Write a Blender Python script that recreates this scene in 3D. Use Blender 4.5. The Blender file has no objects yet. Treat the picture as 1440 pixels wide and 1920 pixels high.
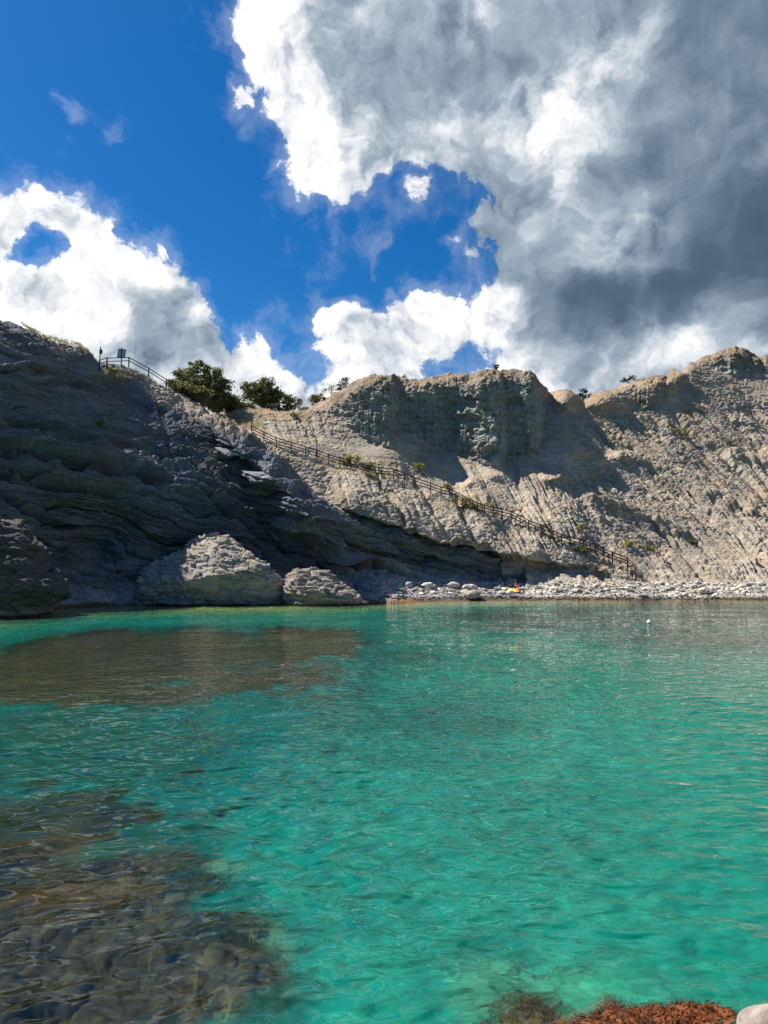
import bpy, math, random
import numpy as np

random.seed(11)
RNG = np.random.default_rng(11)
scene = bpy.context.scene
COL = scene.collection

# ------------------------------------------------------------------ camera
F_PX, CX, CY = 1251.0, 720.0, 960.0        # focal length in pixels of a 1440 x 1920 frame
H_CAM = 4.0                                # eye height above the water (m)
PITCH = math.atan((1065.0 - 960.0) / F_PX)
CP, SP = math.cos(PITCH), math.sin(PITCH)

cam_d = bpy.data.cameras.new("camera")
cam = bpy.data.objects.new("camera", cam_d)
COL.objects.link(cam)
cam.location = (0, 0, H_CAM)
cam.rotation_euler = (math.pi / 2 + PITCH, 0, 0)
cam_d.sensor_fit = 'VERTICAL'
cam_d.sensor_height = 24.0
cam_d.lens = 24.0 * F_PX / 1920.0
cam_d.clip_end = 6000
cam_d.clip_start = 0.05
scene.camera = cam


def ray(px, py):
    """direction through a pixel, scaled so that its depth (Y) is 1"""
    x = (np.asarray(px, float) - CX) / F_PX
    u = (CY - np.asarray(py, float)) / F_PX
    yd = CP - u * SP
    return x / yd, (SP + u * CP) / yd


def at(px, py, Y):
    a, b = ray(px, py)
    return a * Y, Y + 0 * a, H_CAM + b * Y


def on_plane(px, py, z=0.0):
    a, b = ray(px, py)
    Y = (z - H_CAM) / b
    return a * Y, Y, z + 0 * Y


# ------------------------------------------------------------------ numpy noise
_perm = RNG.permutation(4096)
_perm = np.concatenate([_perm, _perm, _perm]).astype(np.int64)
_val = RNG.uniform(-1, 1, 4096)


def vnoise3(x, y, z):
    xi, yi, zi = np.floor(x), np.floor(y), np.floor(z)
    fx, fy, fz = x - xi, y - yi, z - zi
    xi = xi.astype(np.int64) & 4095
    yi = yi.astype(np.int64) & 4095
    zi = zi.astype(np.int64) & 4095
    sx = fx * fx * fx * (fx * (fx * 6 - 15) + 10)
    sy = fy * fy * fy * (fy * (fy * 6 - 15) + 10)
    sz = fz * fz * fz * (fz * (fz * 6 - 15) + 10)
    out = 0.0
    for dz in (0, 1):
        wz = sz if dz else 1 - sz
        pz = _perm[(zi + dz) & 4095]
        for dy in (0, 1):
            wy = sy if dy else 1 - sy
            pyz = _perm[pz + ((yi + dy) & 4095)]
            for dx in (0, 1):
                wx = sx if dx else 1 - sx
                out = out + wx * wy * wz * _val[_perm[pyz + ((xi + dx) & 4095)]]
    return out


def fbm(x, y, z, octv=4, gain=0.5, lac=2.03):
    a, s, t = 1.0, 0.0, 0.0
    for i in range(octv):
        s = s + a * vnoise3(x + 17.3 * i, y + 31.7 * i, z + 7.9 * i)
        t += a
        a *= gain
        x, y, z = x * lac, y * lac, z * lac
    return s / t


def ridged(x, y, z, octv=4, gain=0.5, lac=2.07):
    a, s, t = 1.0, 0.0, 0.0
    for i in range(octv):
        s = s + a * (1 - np.abs(vnoise3(x + 13.1 * i, y + 5.7 * i, z + 29.9 * i)) * 2.0)
        t += a
        a *= gain
        x, y, z = x * lac, y * lac, z * lac
    return s / t


def cells(x, y, z):
    """distance to the nearest and second nearest jittered cell point"""
    xi, yi, zi = np.floor(x), np.floor(y), np.floor(z)
    d1 = np.full(x.shape, 9.0)
    d2 = np.full(x.shape, 9.0)
    hid = np.zeros(x.shape)
    for dz in (-1, 0, 1):
        for dy in (-1, 0, 1):
            for dx in (-1, 0, 1):
                a = (xi + dx).astype(np.int64) & 4095
                b = (yi + dy).astype(np.int64) & 4095
                c = (zi + dz).astype(np.int64) & 4095
                h = _perm[_perm[_perm[c] + b] + a]
                px = xi + dx + 0.5 + 0.45 * _val[h]
                py = yi + dy + 0.5 + 0.45 * _val[(h * 7 + 3) & 4095]
                pz = zi + dz + 0.5 + 0.45 * _val[(h * 13 + 5) & 4095]
                d = np.sqrt((x - px) ** 2 + (y - py) ** 2 + (z - pz) ** 2)
                near = d < d1
                d2 = np.where(near, d1, np.minimum(d2, d))
                hid = np.where(near, _val[(h * 5 + 1) & 4095], hid)
                d1 = np.where(near, d, d1)
    return d1, d2, hid


def sstep(a, b, x):
    t = np.clip((x - a) / (b - a), 0, 1)
    return t * t * (3 - 2 * t)


def tps(points, X, Y, lam=0.02):
    """thin plate spline through scattered (px, py, value) points"""
    P = np.array(points, float)
    n = len(P)
    sx = P[:, 0] / 100
    sy = P[:, 1] / 100

    def k(r2):
        return 0.5 * r2 * np.log(r2 + 1e-9)
    A = np.zeros((n + 3, n + 3))
    A[:n, :n] = k((sx[:, None] - sx) ** 2 + (sy[:, None] - sy) ** 2) + lam * np.eye(n)
    A[:n, n] = 1
    A[:n, n + 1] = sx
    A[:n, n + 2] = sy
    A[n:, :n] = A[:n, n:].T
    b = np.zeros(n + 3)
    b[:n] = P[:, 2]
    w = np.linalg.solve(A, b)
    X = X / 100
    Y = Y / 100
    out = w[n] + w[n + 1] * X + w[n + 2] * Y
    for i in range(n):
        out = out + w[i] * k((X - sx[i]) ** 2 + (Y - sy[i]) ** 2)
    return out


# ------------------------------------------------------------------ object helpers
def tag(o, label=None, cat=None, group=None, kind=None):
    if label:
        o['label'] = label
    if cat:
        o['category'] = cat
    if group:
        o['group'] = group
    if kind:
        o['kind'] = kind
    return o


def mesh_np(name, V, Fq, mats, smooth=True, parent=None, attrs=None, link=True):
    """V (n,3) array, Fq (m,k) int array (k = 3 or 4)"""
    me = bpy.data.meshes.new(name)
    V = np.ascontiguousarray(V, dtype=np.float32)
    Fq = np.ascontiguousarray(Fq, dtype=np.int32)
    m, k = Fq.shape
    me.vertices.add(len(V))
    me.vertices.foreach_set("co", V.ravel())
    me.loops.add(m * k)
    me.loops.foreach_set("vertex_index", Fq.ravel())
    me.polygons.add(m)
    me.polygons.foreach_set("loop_start", np.arange(0, m * k, k, dtype=np.int32))
    me.polygons.foreach_set("loop_total", np.full(m, k, dtype=np.int32))
    me.update(calc_edges=True)
    me.polygons.foreach_set("use_smooth", np.full(m, smooth, dtype=bool))
    for an, data in (attrs or {}).items():
        data = np.asarray(data, dtype=np.float32)
        if data.ndim == 1:
            a = me.attributes.new(an, 'FLOAT', 'POINT')
            a.data.foreach_set("value", data)
        else:
            a = me.attributes.new(an, 'FLOAT_COLOR', 'POINT')
            d4 = np.ones((len(data), 4), dtype=np.float32)
            d4[:, :3] = data
            a.data.foreach_set("color", d4.ravel())
    for mt in (mats if isinstance(mats, (list, tuple)) else [mats]):
        me.materials.append(mt)
    me.validate()
    o = bpy.data.objects.new(name, me)
    if link:
        COL.objects.link(o)
    if parent is not None:
        o.parent = parent
    return o


def grid_faces(nr, nc, wrap=False):
    i = np.arange(nr - 1)[:, None] * nc
    if wrap:
        j = np.arange(nc)[None, :]
        j2 = (j + 1) % nc
    else:
        j = np.arange(nc - 1)[None, :]
        j2 = j + 1
    a = (i + j).ravel()
    b = (i + j2).ravel()
    return np.stack([a, b, b + nc, a + nc], 1)


def empty(name, loc, rz=0.0):
    o = bpy.data.objects.new(name, None)
    COL.objects.link(o)
    o.location = loc
    o.rotation_euler = (0, 0, rz)
    return o


class MB:
    """collects boxes and tubes into one mesh"""
    def __init__(self):
        self.v, self.f = [], []

    def box(self, c, s, R=None):
        c = np.array(c, float)
        h = np.array(s, float) / 2
        n = len(self.v)
        for q in ((-1, -1, -1), (1, -1, -1), (1, 1, -1), (-1, 1, -1), (-1, -1, 1), (1, -1, 1), (1, 1, 1), (-1, 1, 1)):
            p = h * np.array(q)
            if R is not None:
                p = R @ p
            self.v.append(tuple(c + p))
        for q in ((0, 3, 2, 1), (4, 5, 6, 7), (0, 1, 5, 4), (1, 2, 6, 5), (2, 3, 7, 6), (3, 0, 4, 7)):
            self.f.append(tuple(n + i for i in q))

    def bar(self, a, b, w, h):
        """square bar from a to b, w across, h tall"""
        a = np.array(a, float)
        b = np.array(b, float)
        d = b - a
        L = np.linalg.norm(d)
        d = d / L
        s = np.cross(d, (0, 0, 1.0))
        if np.linalg.norm(s) < 1e-4:
            s = np.array((1.0, 0, 0))
        s /= np.linalg.norm(s)
        u = np.cross(s, d)
        self.box((a + b) / 2, (L, w, h), np.stack([d, s, u], 1))

    def tube(self, pts, rad, seg=7):
        pts = [np.array(p, float) for p in pts]
        n0 = len(self.v)
        for i, p in enumerate(pts):
            d = pts[min(i + 1, len(pts) - 1)] - pts[max(i - 1, 0)]
            d = d / (np.linalg.norm(d) + 1e-9)
            s = np.cross(d, (0.3, 0.2, 0.93))
            s /= np.linalg.norm(s) + 1e-9
            u = np.cross(s, d)
            r = rad[i] if hasattr(rad, '__len__') else rad
            for k in range(seg):
                t = 2 * math.pi * k / seg
                self.v.append(tuple(p + r * (math.cos(t) * s + math.sin(t) * u)))
        for i in range(len(pts) - 1):
            for k in range(seg):
                k2 = (k + 1) % seg
                self.f.append((n0 + i * seg + k, n0 + i * seg + k2, n0 + (i + 1) * seg + k2, n0 + (i + 1) * seg + k))
        self.f.append(tuple(n0 + k for k in range(seg))[::-1])
        e = n0 + (len(pts) - 1) * seg
        self.f.append(tuple(e + k for k in range(seg)))

    def build(self, name, mat, parent=None, smooth=False):
        me = bpy.data.meshes.new(name)
        me.from_pydata(self.v, [], self.f)
        me.materials.append(mat)
        for p in me.polygons:
            p.use_smooth = smooth
        o = bpy.data.objects.new(name, me)
        COL.objects.link(o)
        if parent is not None:
            o.parent = parent
        return o


# ------------------------------------------------------------------ material helpers
class NT:
    def __init__(self, tree):
        self.t = tree
        self.n = tree.nodes
        self.l = tree.links

    def node(self, typ, props=None, **ins):
        nd = self.n.new(typ)
        for k, v in (props or {}).items():
            setattr(nd, k, v)
        for k, v in ins.items():
            key = int(k[1:]) if k[0] == '_' and k[1:].isdigit() else k.replace('_', ' ')
            s = nd.inputs[key]
            if isinstance(v, bpy.types.NodeSocket):
                self.l.new(v, s)
            else:
                s.default_value = v
        return nd

    def math(self, op, a, b=0.0, c=0.0, clamp=False):
        nd = self.node('ShaderNodeMath', {'operation': op, 'use_clamp': clamp}, _0=a, _1=b, _2=c)
        return nd.outputs[0]

    def mix(self, fac, a, b, blend='MIX'):
        nd = self.n.new('ShaderNodeMix')
        nd.data_type = 'RGBA'
        nd.blend_type = blend
        nd.clamp_factor = True
        for s, v in ((nd.inputs[0], fac), (nd.inputs[6], a), (nd.inputs[7], b)):
            if isinstance(v, bpy.types.NodeSocket):
                self.l.new(v, s)
            elif hasattr(v, '__len__'):
                s.default_value = (*v[:3], 1)
            else:
                s.default_value = v
        return nd.outputs[2]

    def noise(self, vec, scale, detail=4, rough=0.5, dist=0.0):
        nd = self.node('ShaderNodeTexNoise', None, Vector=vec, Scale=scale, Detail=detail, Roughness=rough, Distortion=dist)
        return nd.outputs[0]

    def remap(self, v, a, b, c=0.0, d=1.0, smooth=False):
        nd = self.node('ShaderNodeMapRange', {'interpolation_type': 'SMOOTHSTEP' if smooth else 'LINEAR', 'clamp': True}, _0=v, _1=a, _2=b, _3=c, _4=d)
        return nd.outputs[0]


def new_mat(name):
    m = bpy.data.materials.new(name)
    m.use_nodes = True
    m.node_tree.nodes.clear()
    return m, NT(m.node_tree)


def out(nt, shader):
    o = nt.n.new('ShaderNodeOutputMaterial')
    nt.l.new(shader, o.inputs[0])


def simple_mat(name, col, rough=0.8, var=0.25, scale=6.0, bump=0.0, spec=0.3, coords='Object', col2=None):
    m, nt = new_mat(name)
    tc = nt.node('ShaderNodeTexCoord')
    v = tc.outputs[coords]
    n1 = nt.noise(v, scale, 5, 0.6)
    k = nt.remap(n1, 0.25, 0.75)
    c2 = col2 or tuple(c * (1 + var) for c in col)
    c1 = tuple(c * (1 - var) for c in col)
    c = nt.mix(k, c1, c2)
    b = nt.node('ShaderNodeBsdfPrincipled', None, Base_Color=c, Roughness=rough, Specular_IOR_Level=spec)
    if bump:
        n2 = nt.noise(v, scale * 4, 6, 0.65)
        bp = nt.node('ShaderNodeBump', None, Strength=bump, Distance=0.02, Height=n2)
        nt.l.new(bp.outputs[0], b.inputs['Normal'])
    out(nt, b.outputs[0])
    return m

# ------------------------------------------------------------------ light and sky
SUN = np.array((-0.57, 0.22, 0.80))
SUN /= np.linalg.norm(SUN)
SUN_EL = math.asin(SUN[2])
SUN_ROT = math.atan2(SUN[0], SUN[1])
sl = bpy.data.lights.new("sun", 'SUN')
sl.energy = 5.0
sl.angle = math.radians(0.5)
sl.cycles.use_multiple_importance_sampling = False
sl.color = (1.0, 0.93, 0.82)
so = bpy.data.objects.new("sun", sl)
COL.objects.link(so)
import mathutils
so.rotation_euler = mathutils.Vector(tuple(-SUN)).to_track_quat('-Z', 'Y').to_euler()
so.location = (-60, 20, 80)


def stereo(px, py):
    """pixel -> stereographic sky coordinates about the +Y axis"""
    a, b = ray(px, py)
    L = math.sqrt(1 + a * a + b * b)
    x, y, z = a / L, 1 / L, b / L
    return x / (1 + y), z / (1 + y)


w = bpy.data.worlds.new("World")
scene.world = w
w.use_nodes = True
wt = NT(w.node_tree)
wt.n.clear()

# cloud cover and cloud brightness over the sky: two low-resolution fields, factorised (SVD) into
# products of one-dimensional curves, so that the world shader stays cheap; noise adds the billows
BIG = [(380, -700), (400, -100), (408, 0), (425, 40), (445, 80), (470, 130), (490, 170), (505, 210), (488, 260), (500, 310), (540, 350), (590, 370), (640, 392), (690, 375),
       (730, 345), (780, 322), (820, 330), (850, 370), (895, 362), (880, 430), (915, 450), (928, 480), (905, 525), (880, 545), (860, 525), (820, 510), (770, 525), (740, 560),
       (715, 600), (690, 605), (660, 580), (620, 580), (600, 556), (585, 590), (578, 620), (560, 645), (575, 700), (566, 760), (566, 1000), (2400, 1000), (2400, -700)]
BANK = [(-900, 300), (-200, 380), (0, 348), (45, 333), (80, 345), (120, 365), (150, 390), (190, 395), (215, 405), (240, 430), (265, 445), (300, 475), (330, 500), (370, 530), (385, 560),
        (415, 590), (430, 615), (470, 605), (500, 588), (525, 605), (548, 640), (556, 668), (566, 690), (610, 720), (610, 1000), (-900, 1000)]
GAPS = [[(-60, 460), (20, 470), (60, 440), (112, 452), (125, 480), (92, 500), (60, 530), (10, 505), (-60, 530)],
        [(780, 700), (815, 672), (850, 680), (905, 640), (955, 650), (960, 680), (900, 705), (830, 715)]]
WISPS = [([(660, 445), (700, 420), (735, 418), (735, 462), (690, 488)], .50), ([(715, 390), (790, 340), (835, 360), (825, 415), (795, 448), (755, 425)], .40), ([(832, 455), (900, 462), (895, 495), (868, 540), (842, 495)], .55),
         ([(422, 146), (456, 136), (464, 184), (436, 208)], .52), ([(98, 168), (130, 178), (134, 202), (106, 195)], .36), ([(446, 215), (476, 228), (470, 268), (446, 255)], .40)]
BRIGHT = """0:450 8.5,520 8,620 6.2,720 5.6,840 6,930 7,1000 5,1100 5,1200 5.2,1320 4,1440 4|60:460 8.8,530 8,610 6.4,720 5.4,840 6,900 7,970 5,1080 5,1100 6,1200 6,1300 4,1440 4
120:480 9,560 8.2,640 6,720 5,840 5,950 4.4,1080 6,1140 7.6,1200 6,1320 4,1440 4.6|180:500 9,560 8.6,640 6.3,720 5.4,840 6,960 7,1020 7.6,1080 8,1140 7.4,1200 5,1320 4.6,1440 4
240:520 9.2,600 9,680 6.4,760 5.8,840 6.4,900 6,960 7,1020 8,1080 7.5,1140 6,1200 4,1320 4.6,1440 5|300:540 9.2,620 9,700 7,780 6.6,840 6,900 5.3,980 6,1060 8.2,1120 5,1200 4,1320 4.6,1440 4.5
360:640 8.4,760 7.5,850 6,920 5,1000 5.4,1060 7,1120 5,1180 5.6,1240 5,1320 4,1440 3.4|420:700 8,800 7,900 5,960 5,1040 5.4,1120 6,1180 7,1240 5,1320 3.4,1440 2.8
480:690 8.5,870 8,960 4.6,1020 5,1080 6,1140 6.5,1200 5,1260 3.4,1320 2.9,1440 2.9|540:740 8.4,840 9,900 8.8,950 8,1020 4,1080 3.3,1140 2.9,1260 2.6,1440 3
600:600 8.8,700 8,800 8.6,900 8.8,960 8,1030 4.8,1080 3.4,1140 3.2,1260 3.8,1350 5,1440 4.5|660:620 8.8,700 8.2,800 8,900 7,960 7.6,1020 6,1080 5,1140 6,1200 7,1300 7.2,1440 7
720:600 8,700 8,900 7.5,1040 8,1100 6,1200 5.4,1300 6,1440 6|360:0 8,60 8.8,100 8.6|420:0 8,120 8.6,200 9.2|480:130 9,200 8.8,270 9.2|540:0 8.7,60 8,120 8.2,200 7.2,260 6.4,320 6.6,360 8.4
600:0 8.6,60 8.6,120 8,200 7.4,280 5.8,340 5.8,400 7.4,500 9.2|660:100 8,200 8,280 7,360 6.2,420 6.4,500 8.4,540 8.4|720:300 5.8,360 5.8,440 6.4,540 7|-300:400 7,900 5.5,1400 4.5|-700:400 6,1400 5|600:1800 5,-400 7|200:1800 4.5,440 8.5,115 8.5"""
S_ = 128
u0, u1 = stereo(-620, 700)[0], stereo(2060, 700)[0]
v0, v1 = stereo(720, 1060)[1], stereo(720, -560)[1]
gu, gv = np.meshgrid(np.linspace(u0, u1, S_), np.linspace(v0, v1, S_))
# stereographic -> pixel
rr = gu * gu + gv * gv
dx_, dy_, dz_ = 2 * gu / (1 + rr), (1 - rr) / (1 + rr), 2 * gv / (1 + rr)
fw = dy_ * CP + dz_ * SP
gpx = CX + F_PX * dx_ / np.maximum(fw, 0.1)
gpy = CY - F_PX * (dz_ * CP - dy_ * SP) / np.maximum(fw, 0.1)


def sdf(poly, X, Y):
    """signed distance to a polygon, positive inside"""
    d = np.full(X.shape, 1e9)
    ins = np.zeros(X.shape, bool)
    n = len(poly)
    for i in range(n):
        (ax, ay), (bx, by) = poly[i], poly[(i + 1) % n]
        ex, ey = bx - ax, by - ay
        t = np.clip(((X - ax) * ex + (Y - ay) * ey) / (ex * ex + ey * ey), 0, 1)
        d = np.minimum(d, np.hypot(X - ax - t * ex, Y - ay - t * ey))
        c = ((ay > Y) != (by > Y))
        ins ^= c & (X < ex * (Y - ay) / ((by - ay) if by != ay else 1e-9) + ax)
    return np.where(ins, d, -d)


cov = np.maximum(sdf(BIG, gpx, gpy), sdf(BANK, gpx, gpy)) / 95
cov = np.clip(cov, -0.55, 0.85)
for g_ in GAPS:
    cov = np.minimum(cov, np.clip(0.20 - sdf(g_, gpx, gpy) / 85, -0.6, 2))
for g_, a_ in WISPS:
    cov = np.maximum(cov, np.clip(sdf(g_, gpx, gpy) / 50 + (a_ - 0.5), -0.55, a_ - 0.4))
bp = []
for seg in BRIGHT.replace("\n", "|").split("|"):
    yy, rest = seg.split(":")
    for it in rest.split(","):
        a_, b_ = it.split()
        bp.append((float(a_), float(yy), float(b_) / 10))
bri = np.zeros(gpx.shape)
wsum = np.zeros(gpx.shape)
for (a_, yy, b_) in bp:
    q = 1 / (((gpx - a_) ** 2 + (gpy - yy) ** 2) / 900 + 0.5) ** 2
    bri += q * b_
    wsum += q
bri /= wsum


def curve_field(nt, vec01, M, rank):
    """M[v, u] rebuilt from `rank` products of curves; vec01 holds (u, v) mapped to -1..1"""
    U, S, Vt = np.linalg.svd(M, full_matrices=False)
    xs = np.linspace(-1, 1, M.shape[0])
    sp = nt.node('ShaderNodeSeparateXYZ', None, Vector=vec01)
    uu = nt.node('ShaderNodeCombineXYZ', None, X=sp.outputs[0], Y=sp.outputs[0], Z=sp.outputs[0]).outputs[0]
    vv = nt.node('ShaderNodeCombineXYZ', None, X=sp.outputs[1], Y=sp.outputs[1], Z=sp.outputs[1]).outputs[0]
    acc = 0.0
    for k in range(0, rank, 3):
        outs = []
        wgt = []
        for src, mat in ((uu, Vt.T), (vv, U)):
            nd = nt.node('ShaderNodeVectorCurve', None, Vector=src)
            mp = nd.mapping
            mp.use_clip = True
            for c in range(3):
                y = mat[:, k + c]
                m = np.abs(y).max() + 1e-9
                wgt.append(m)
                cm = mp.curves[c]
                pts = cm.points
                while len(pts) > 2:
                    pts.remove(pts[1])
                pts[0].location = (-1, y[0] / m)
                pts[1].location = (1, y[-1] / m)
                for i in range(1, len(xs) - 1):
                    pts.new(xs[i], y[i] / m)
                for p in pts:
                    p.handle_type = 'VECTOR'
            mp.update()
            outs.append(nd.outputs[0])
        wv = tuple(wgt[c] * wgt[3 + c] * S[k + c] for c in range(3))
        pr = nt.node('ShaderNodeVectorMath', {'operation': 'MULTIPLY'}, _0=outs[0], _1=wv).outputs[0]
        d = nt.node('ShaderNodeVectorMath', {'operation': 'DOT_PRODUCT'}, _0=pr, _1=outs[1]).outputs['Value']
        acc = nt.math('ADD', d, acc)
    return acc


tc = wt.node('ShaderNodeTexCoord')
sep = wt.node('ShaderNodeSeparateXYZ', None, Vector=tc.outputs['Generated'])
den = wt.math('MAXIMUM', wt.math('ADD', sep.outputs[1], 1.0), 0.15)
pu = wt.math('DIVIDE', sep.outputs[0], den)
pv = wt.math('DIVIDE', sep.outputs[2], den)
P = wt.node('ShaderNodeCombineXYZ', None, X=pu, Y=pv, Z=0.0).outputs[0]
wn = wt.node('ShaderNodeTexNoise', None, Vector=P, Scale=14.0, Detail=6.0, Roughness=0.6)
wv = wt.node('ShaderNodeVectorMath', {'operation': 'SUBTRACT'}, _0=wn.outputs[1], _1=(0.5, 0.5, 0.5)).outputs[0]
P2 = wt.node('ShaderNodeVectorMath', {'operation': 'MULTIPLY_ADD'}, _0=wv, _1=(0.060, 0.060, 0), _2=P).outputs[0]
P01 = wt.node('ShaderNodeVectorMath', {'operation': 'MULTIPLY_ADD'}, _0=P2, _1=(2 / (u1 - u0), 2 / (v1 - v0), 0), _2=(-1 - 2 * u0 / (u1 - u0), -1 - 2 * v0 / (v1 - v0), 0)).outputs[0]
cover = curve_field(wt, P01, cov, 24)
shade = curve_field(wt, P01, bri, 18)
shade = wt.math('MULTIPLY_ADD', shade, 1.17, -0.075)


def noise2(vec, scale, detail, rough):
    return wt.node('ShaderNodeTexNoise', {'noise_dimensions': '2D'}, Vector=vec, Scale=scale, Detail=detail, Roughness=rough).outputs[0]


def lobes(vec, scale, detail):
    return wt.node('ShaderNodeTexVoronoi', {'voronoi_dimensions': '2D', 'feature': 'F1', 'normalize': True}, Vector=vec, Scale=scale, Detail=detail, Roughness=0.55, Lacunarity=2.3).outputs['Distance']


n1 = noise2(P2, 15.0, 9, 0.62)
l1 = lobes(P2, 26.0, 3.0)
nC = wt.math('SUBTRACT', n1, 0.5)
lC = wt.math('SUBTRACT', 0.36, l1)
D0 = wt.math('MULTIPLY_ADD', nC, 1.75, cover)
D0 = wt.math('MULTIPLY_ADD', lC, 0.55, D0)
a1 = wt.remap(D0, 0.0, 0.20, 0, 1, True)
a2 = wt.remap(D0, -0.34, 0.10, 0, 0.16, True)          # thin veil round the edges
alpha = wt.math('MAXIMUM', a1, a2)
Poff = wt.node('ShaderNodeVectorMath', {'operation': 'ADD'}, _0=P2, _1=(-0.009, 0.012, 0)).outputs[0]
n2 = noise2(Poff, 15.0, 6, 0.60)
l2 = lobes(Poff, 26.0, 2.0)
rel = wt.math('ADD', wt.math('MULTIPLY', wt.math('SUBTRACT', n1, n2), 0.75), wt.math('MULTIPLY', wt.math('SUBTRACT', l2, l1), 0.30))   # billows lit from the upper left
amt = wt.remap(shade, 0.35, 0.85, 0.45, 1.9, True)
light = wt.math('MULTIPLY_ADD', rel, amt, shade)
light = wt.math('MULTIPLY_ADD', nC, wt.math('MULTIPLY', amt, -0.22), light)
ramp = wt.n.new('ShaderNodeValToRGB')
els = ramp.color_ramp.elements
CL = 5.2      # cloud radiance in sky units (background strength 0.1, exposure on top)
els[0].position, els[0].color = 0.0, (0.035, 0.07, 0.10, 1)
els[1].position, els[1].color = 1.0, (1.10, 1.10, 1.09, 1)


def srgb(r, g, b):
    f = lambda c: (c / 255 / 12.92) if c < 10 else ((c / 255 + 0.055) / 1.055) ** 2.4
    return (f(r), f(g), f(b))


for p_, c_ in ((0.3, (84, 104, 124)), (0.4, (110, 128, 148)), (0.5, (138, 154, 172)), (0.6, (160, 176, 190)), (0.7, (191, 201, 212)), (0.8, (222, 227, 233)), (0.90, (243, 245, 248))):
    e = els.new(p_)
    e.color = (*srgb(*c_), 1)
wt.l.new(light, ramp.inputs[0])
ccol = wt.node('ShaderNodeVectorMath', {'operation': 'SCALE'}, _0=ramp.outputs[0], Scale=CL).outputs[0]
sky = wt.node('ShaderNodeTexSky', {'sky_type': 'NISHITA', 'sun_disc': False, 'sun_elevation': SUN_EL, 'sun_rotation': SUN_ROT,
                                   'altitude': 400.0, 'air_density': 1.0, 'dust_density': 0.3, 'ozone_density': 3.0})
hs = wt.node('ShaderNodeHueSaturation', None, Saturation=1.4, Value=0.57, Color=sky.outputs[0])
skyc = wt.mix(1.0, hs.outputs[0], (0.62, 0.90, 1.0), 'MULTIPLY')
final = wt.mix(alpha, skyc, ccol)
bg = wt.node('ShaderNodeBackground', None, Color=final, Strength=0.1)
wo = wt.n.new('ShaderNodeOutputWorld')
wt.l.new(bg.outputs[0], wo.inputs[0])
w.cycles.sampling_method = 'MANUAL'
w.cycles.sample_map_resolution = 512

vs = scene.view_settings
vs.view_transform = 'Standard'
vs.look = 'None'
vs.exposure = 1.0
vs.gamma = 1.0
vs.use_curve_mapping = False
cy = scene.cycles
cy.max_bounces = 8
cy.diffuse_bounces = 3
cy.glossy_bounces = 4
cy.transmission_bounces = 6
cy.transparent_max_bounces = 12
cy.sample_clamp_indirect = 3.0
cy.sample_clamp_direct = 0.0
cy.caustics_reflective = False
cy.caustics_refractive = True
cy.use_denoising = True
cy.denoiser = 'OPENIMAGEDENOISE'
cy.denoising_prefilter = 'NONE'
cy.use_adaptive_sampling = False

# ------------------------------------------------------------------ rock material
def rock_material(name, bump=0.9, scale=1.0):
    m, nt = new_mat(name)
    geo = nt.node('ShaderNodeNewGeometry')
    pos = geo.outputs['Position']
    at_ = nt.node('ShaderNodeAttribute', {'attribute_name': 'tint'})
    big = nt.noise(pos, 0.22 * scale, 5, 0.6)
    mid = nt.noise(pos, 1.7 * scale, 6, 0.65)
    fine = nt.noise(pos, 7.0 * scale, 4, 0.7)
    # thin beds: noise stretched along the bedding
    mp = nt.node('ShaderNodeMapping', None, Vector=pos, Rotation=(0.0, 0.22, 0.0), Scale=(0.12 * scale, 0.12 * scale, 2.6 * scale))
    beds = nt.noise(mp.outputs[0], 1.0, 5, 0.65, 0.4)
    k = nt.math('MULTIPLY_ADD', big, 0.7, 0.62)
    k = nt.math('MULTIPLY', k, nt.math('MULTIPLY_ADD', mid, 0.9, 0.56))
    k = nt.math('MULTIPLY', k, nt.math('MULTIPLY_ADD', fine, 1.0, 0.50))
    k = nt.math('MULTIPLY', k, nt.math('MULTIPLY_ADD', beds, 1.0, 0.50))
    kk = nt.node('ShaderNodeCombineXYZ', None, X=k, Y=k, Z=k).outputs[0]
    col = nt.mix(1.0, at_.outputs['Color'], kk, 'MULTIPLY')
    warm = nt.mix(nt.remap(big, 0.45, 0.7), (1, 1, 1), (1.10, 0.98, 0.86))
    col = nt.mix(1.0, col, warm, 'MULTIPLY')
    b = nt.node('ShaderNodeBsdfPrincipled', None, Base_Color=col, Roughness=0.93, Specular_IOR_Level=0.15)
    h = nt.math('ADD', nt.math('MULTIPLY', mid, 0.5), nt.math('ADD', nt.math('MULTIPLY', fine, 0.22), nt.math('MULTIPLY', beds, 0.35)))
    bp = nt.node('ShaderNodeBump', None, Strength=bump, Distance=0.5 / scale, Height=h)
    nt.l.new(bp.outputs[0], b.inputs['Normal'])
    out(nt, b.outputs[0])
    return m


MAT_CLIFF = rock_material("layered_rock")

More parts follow.
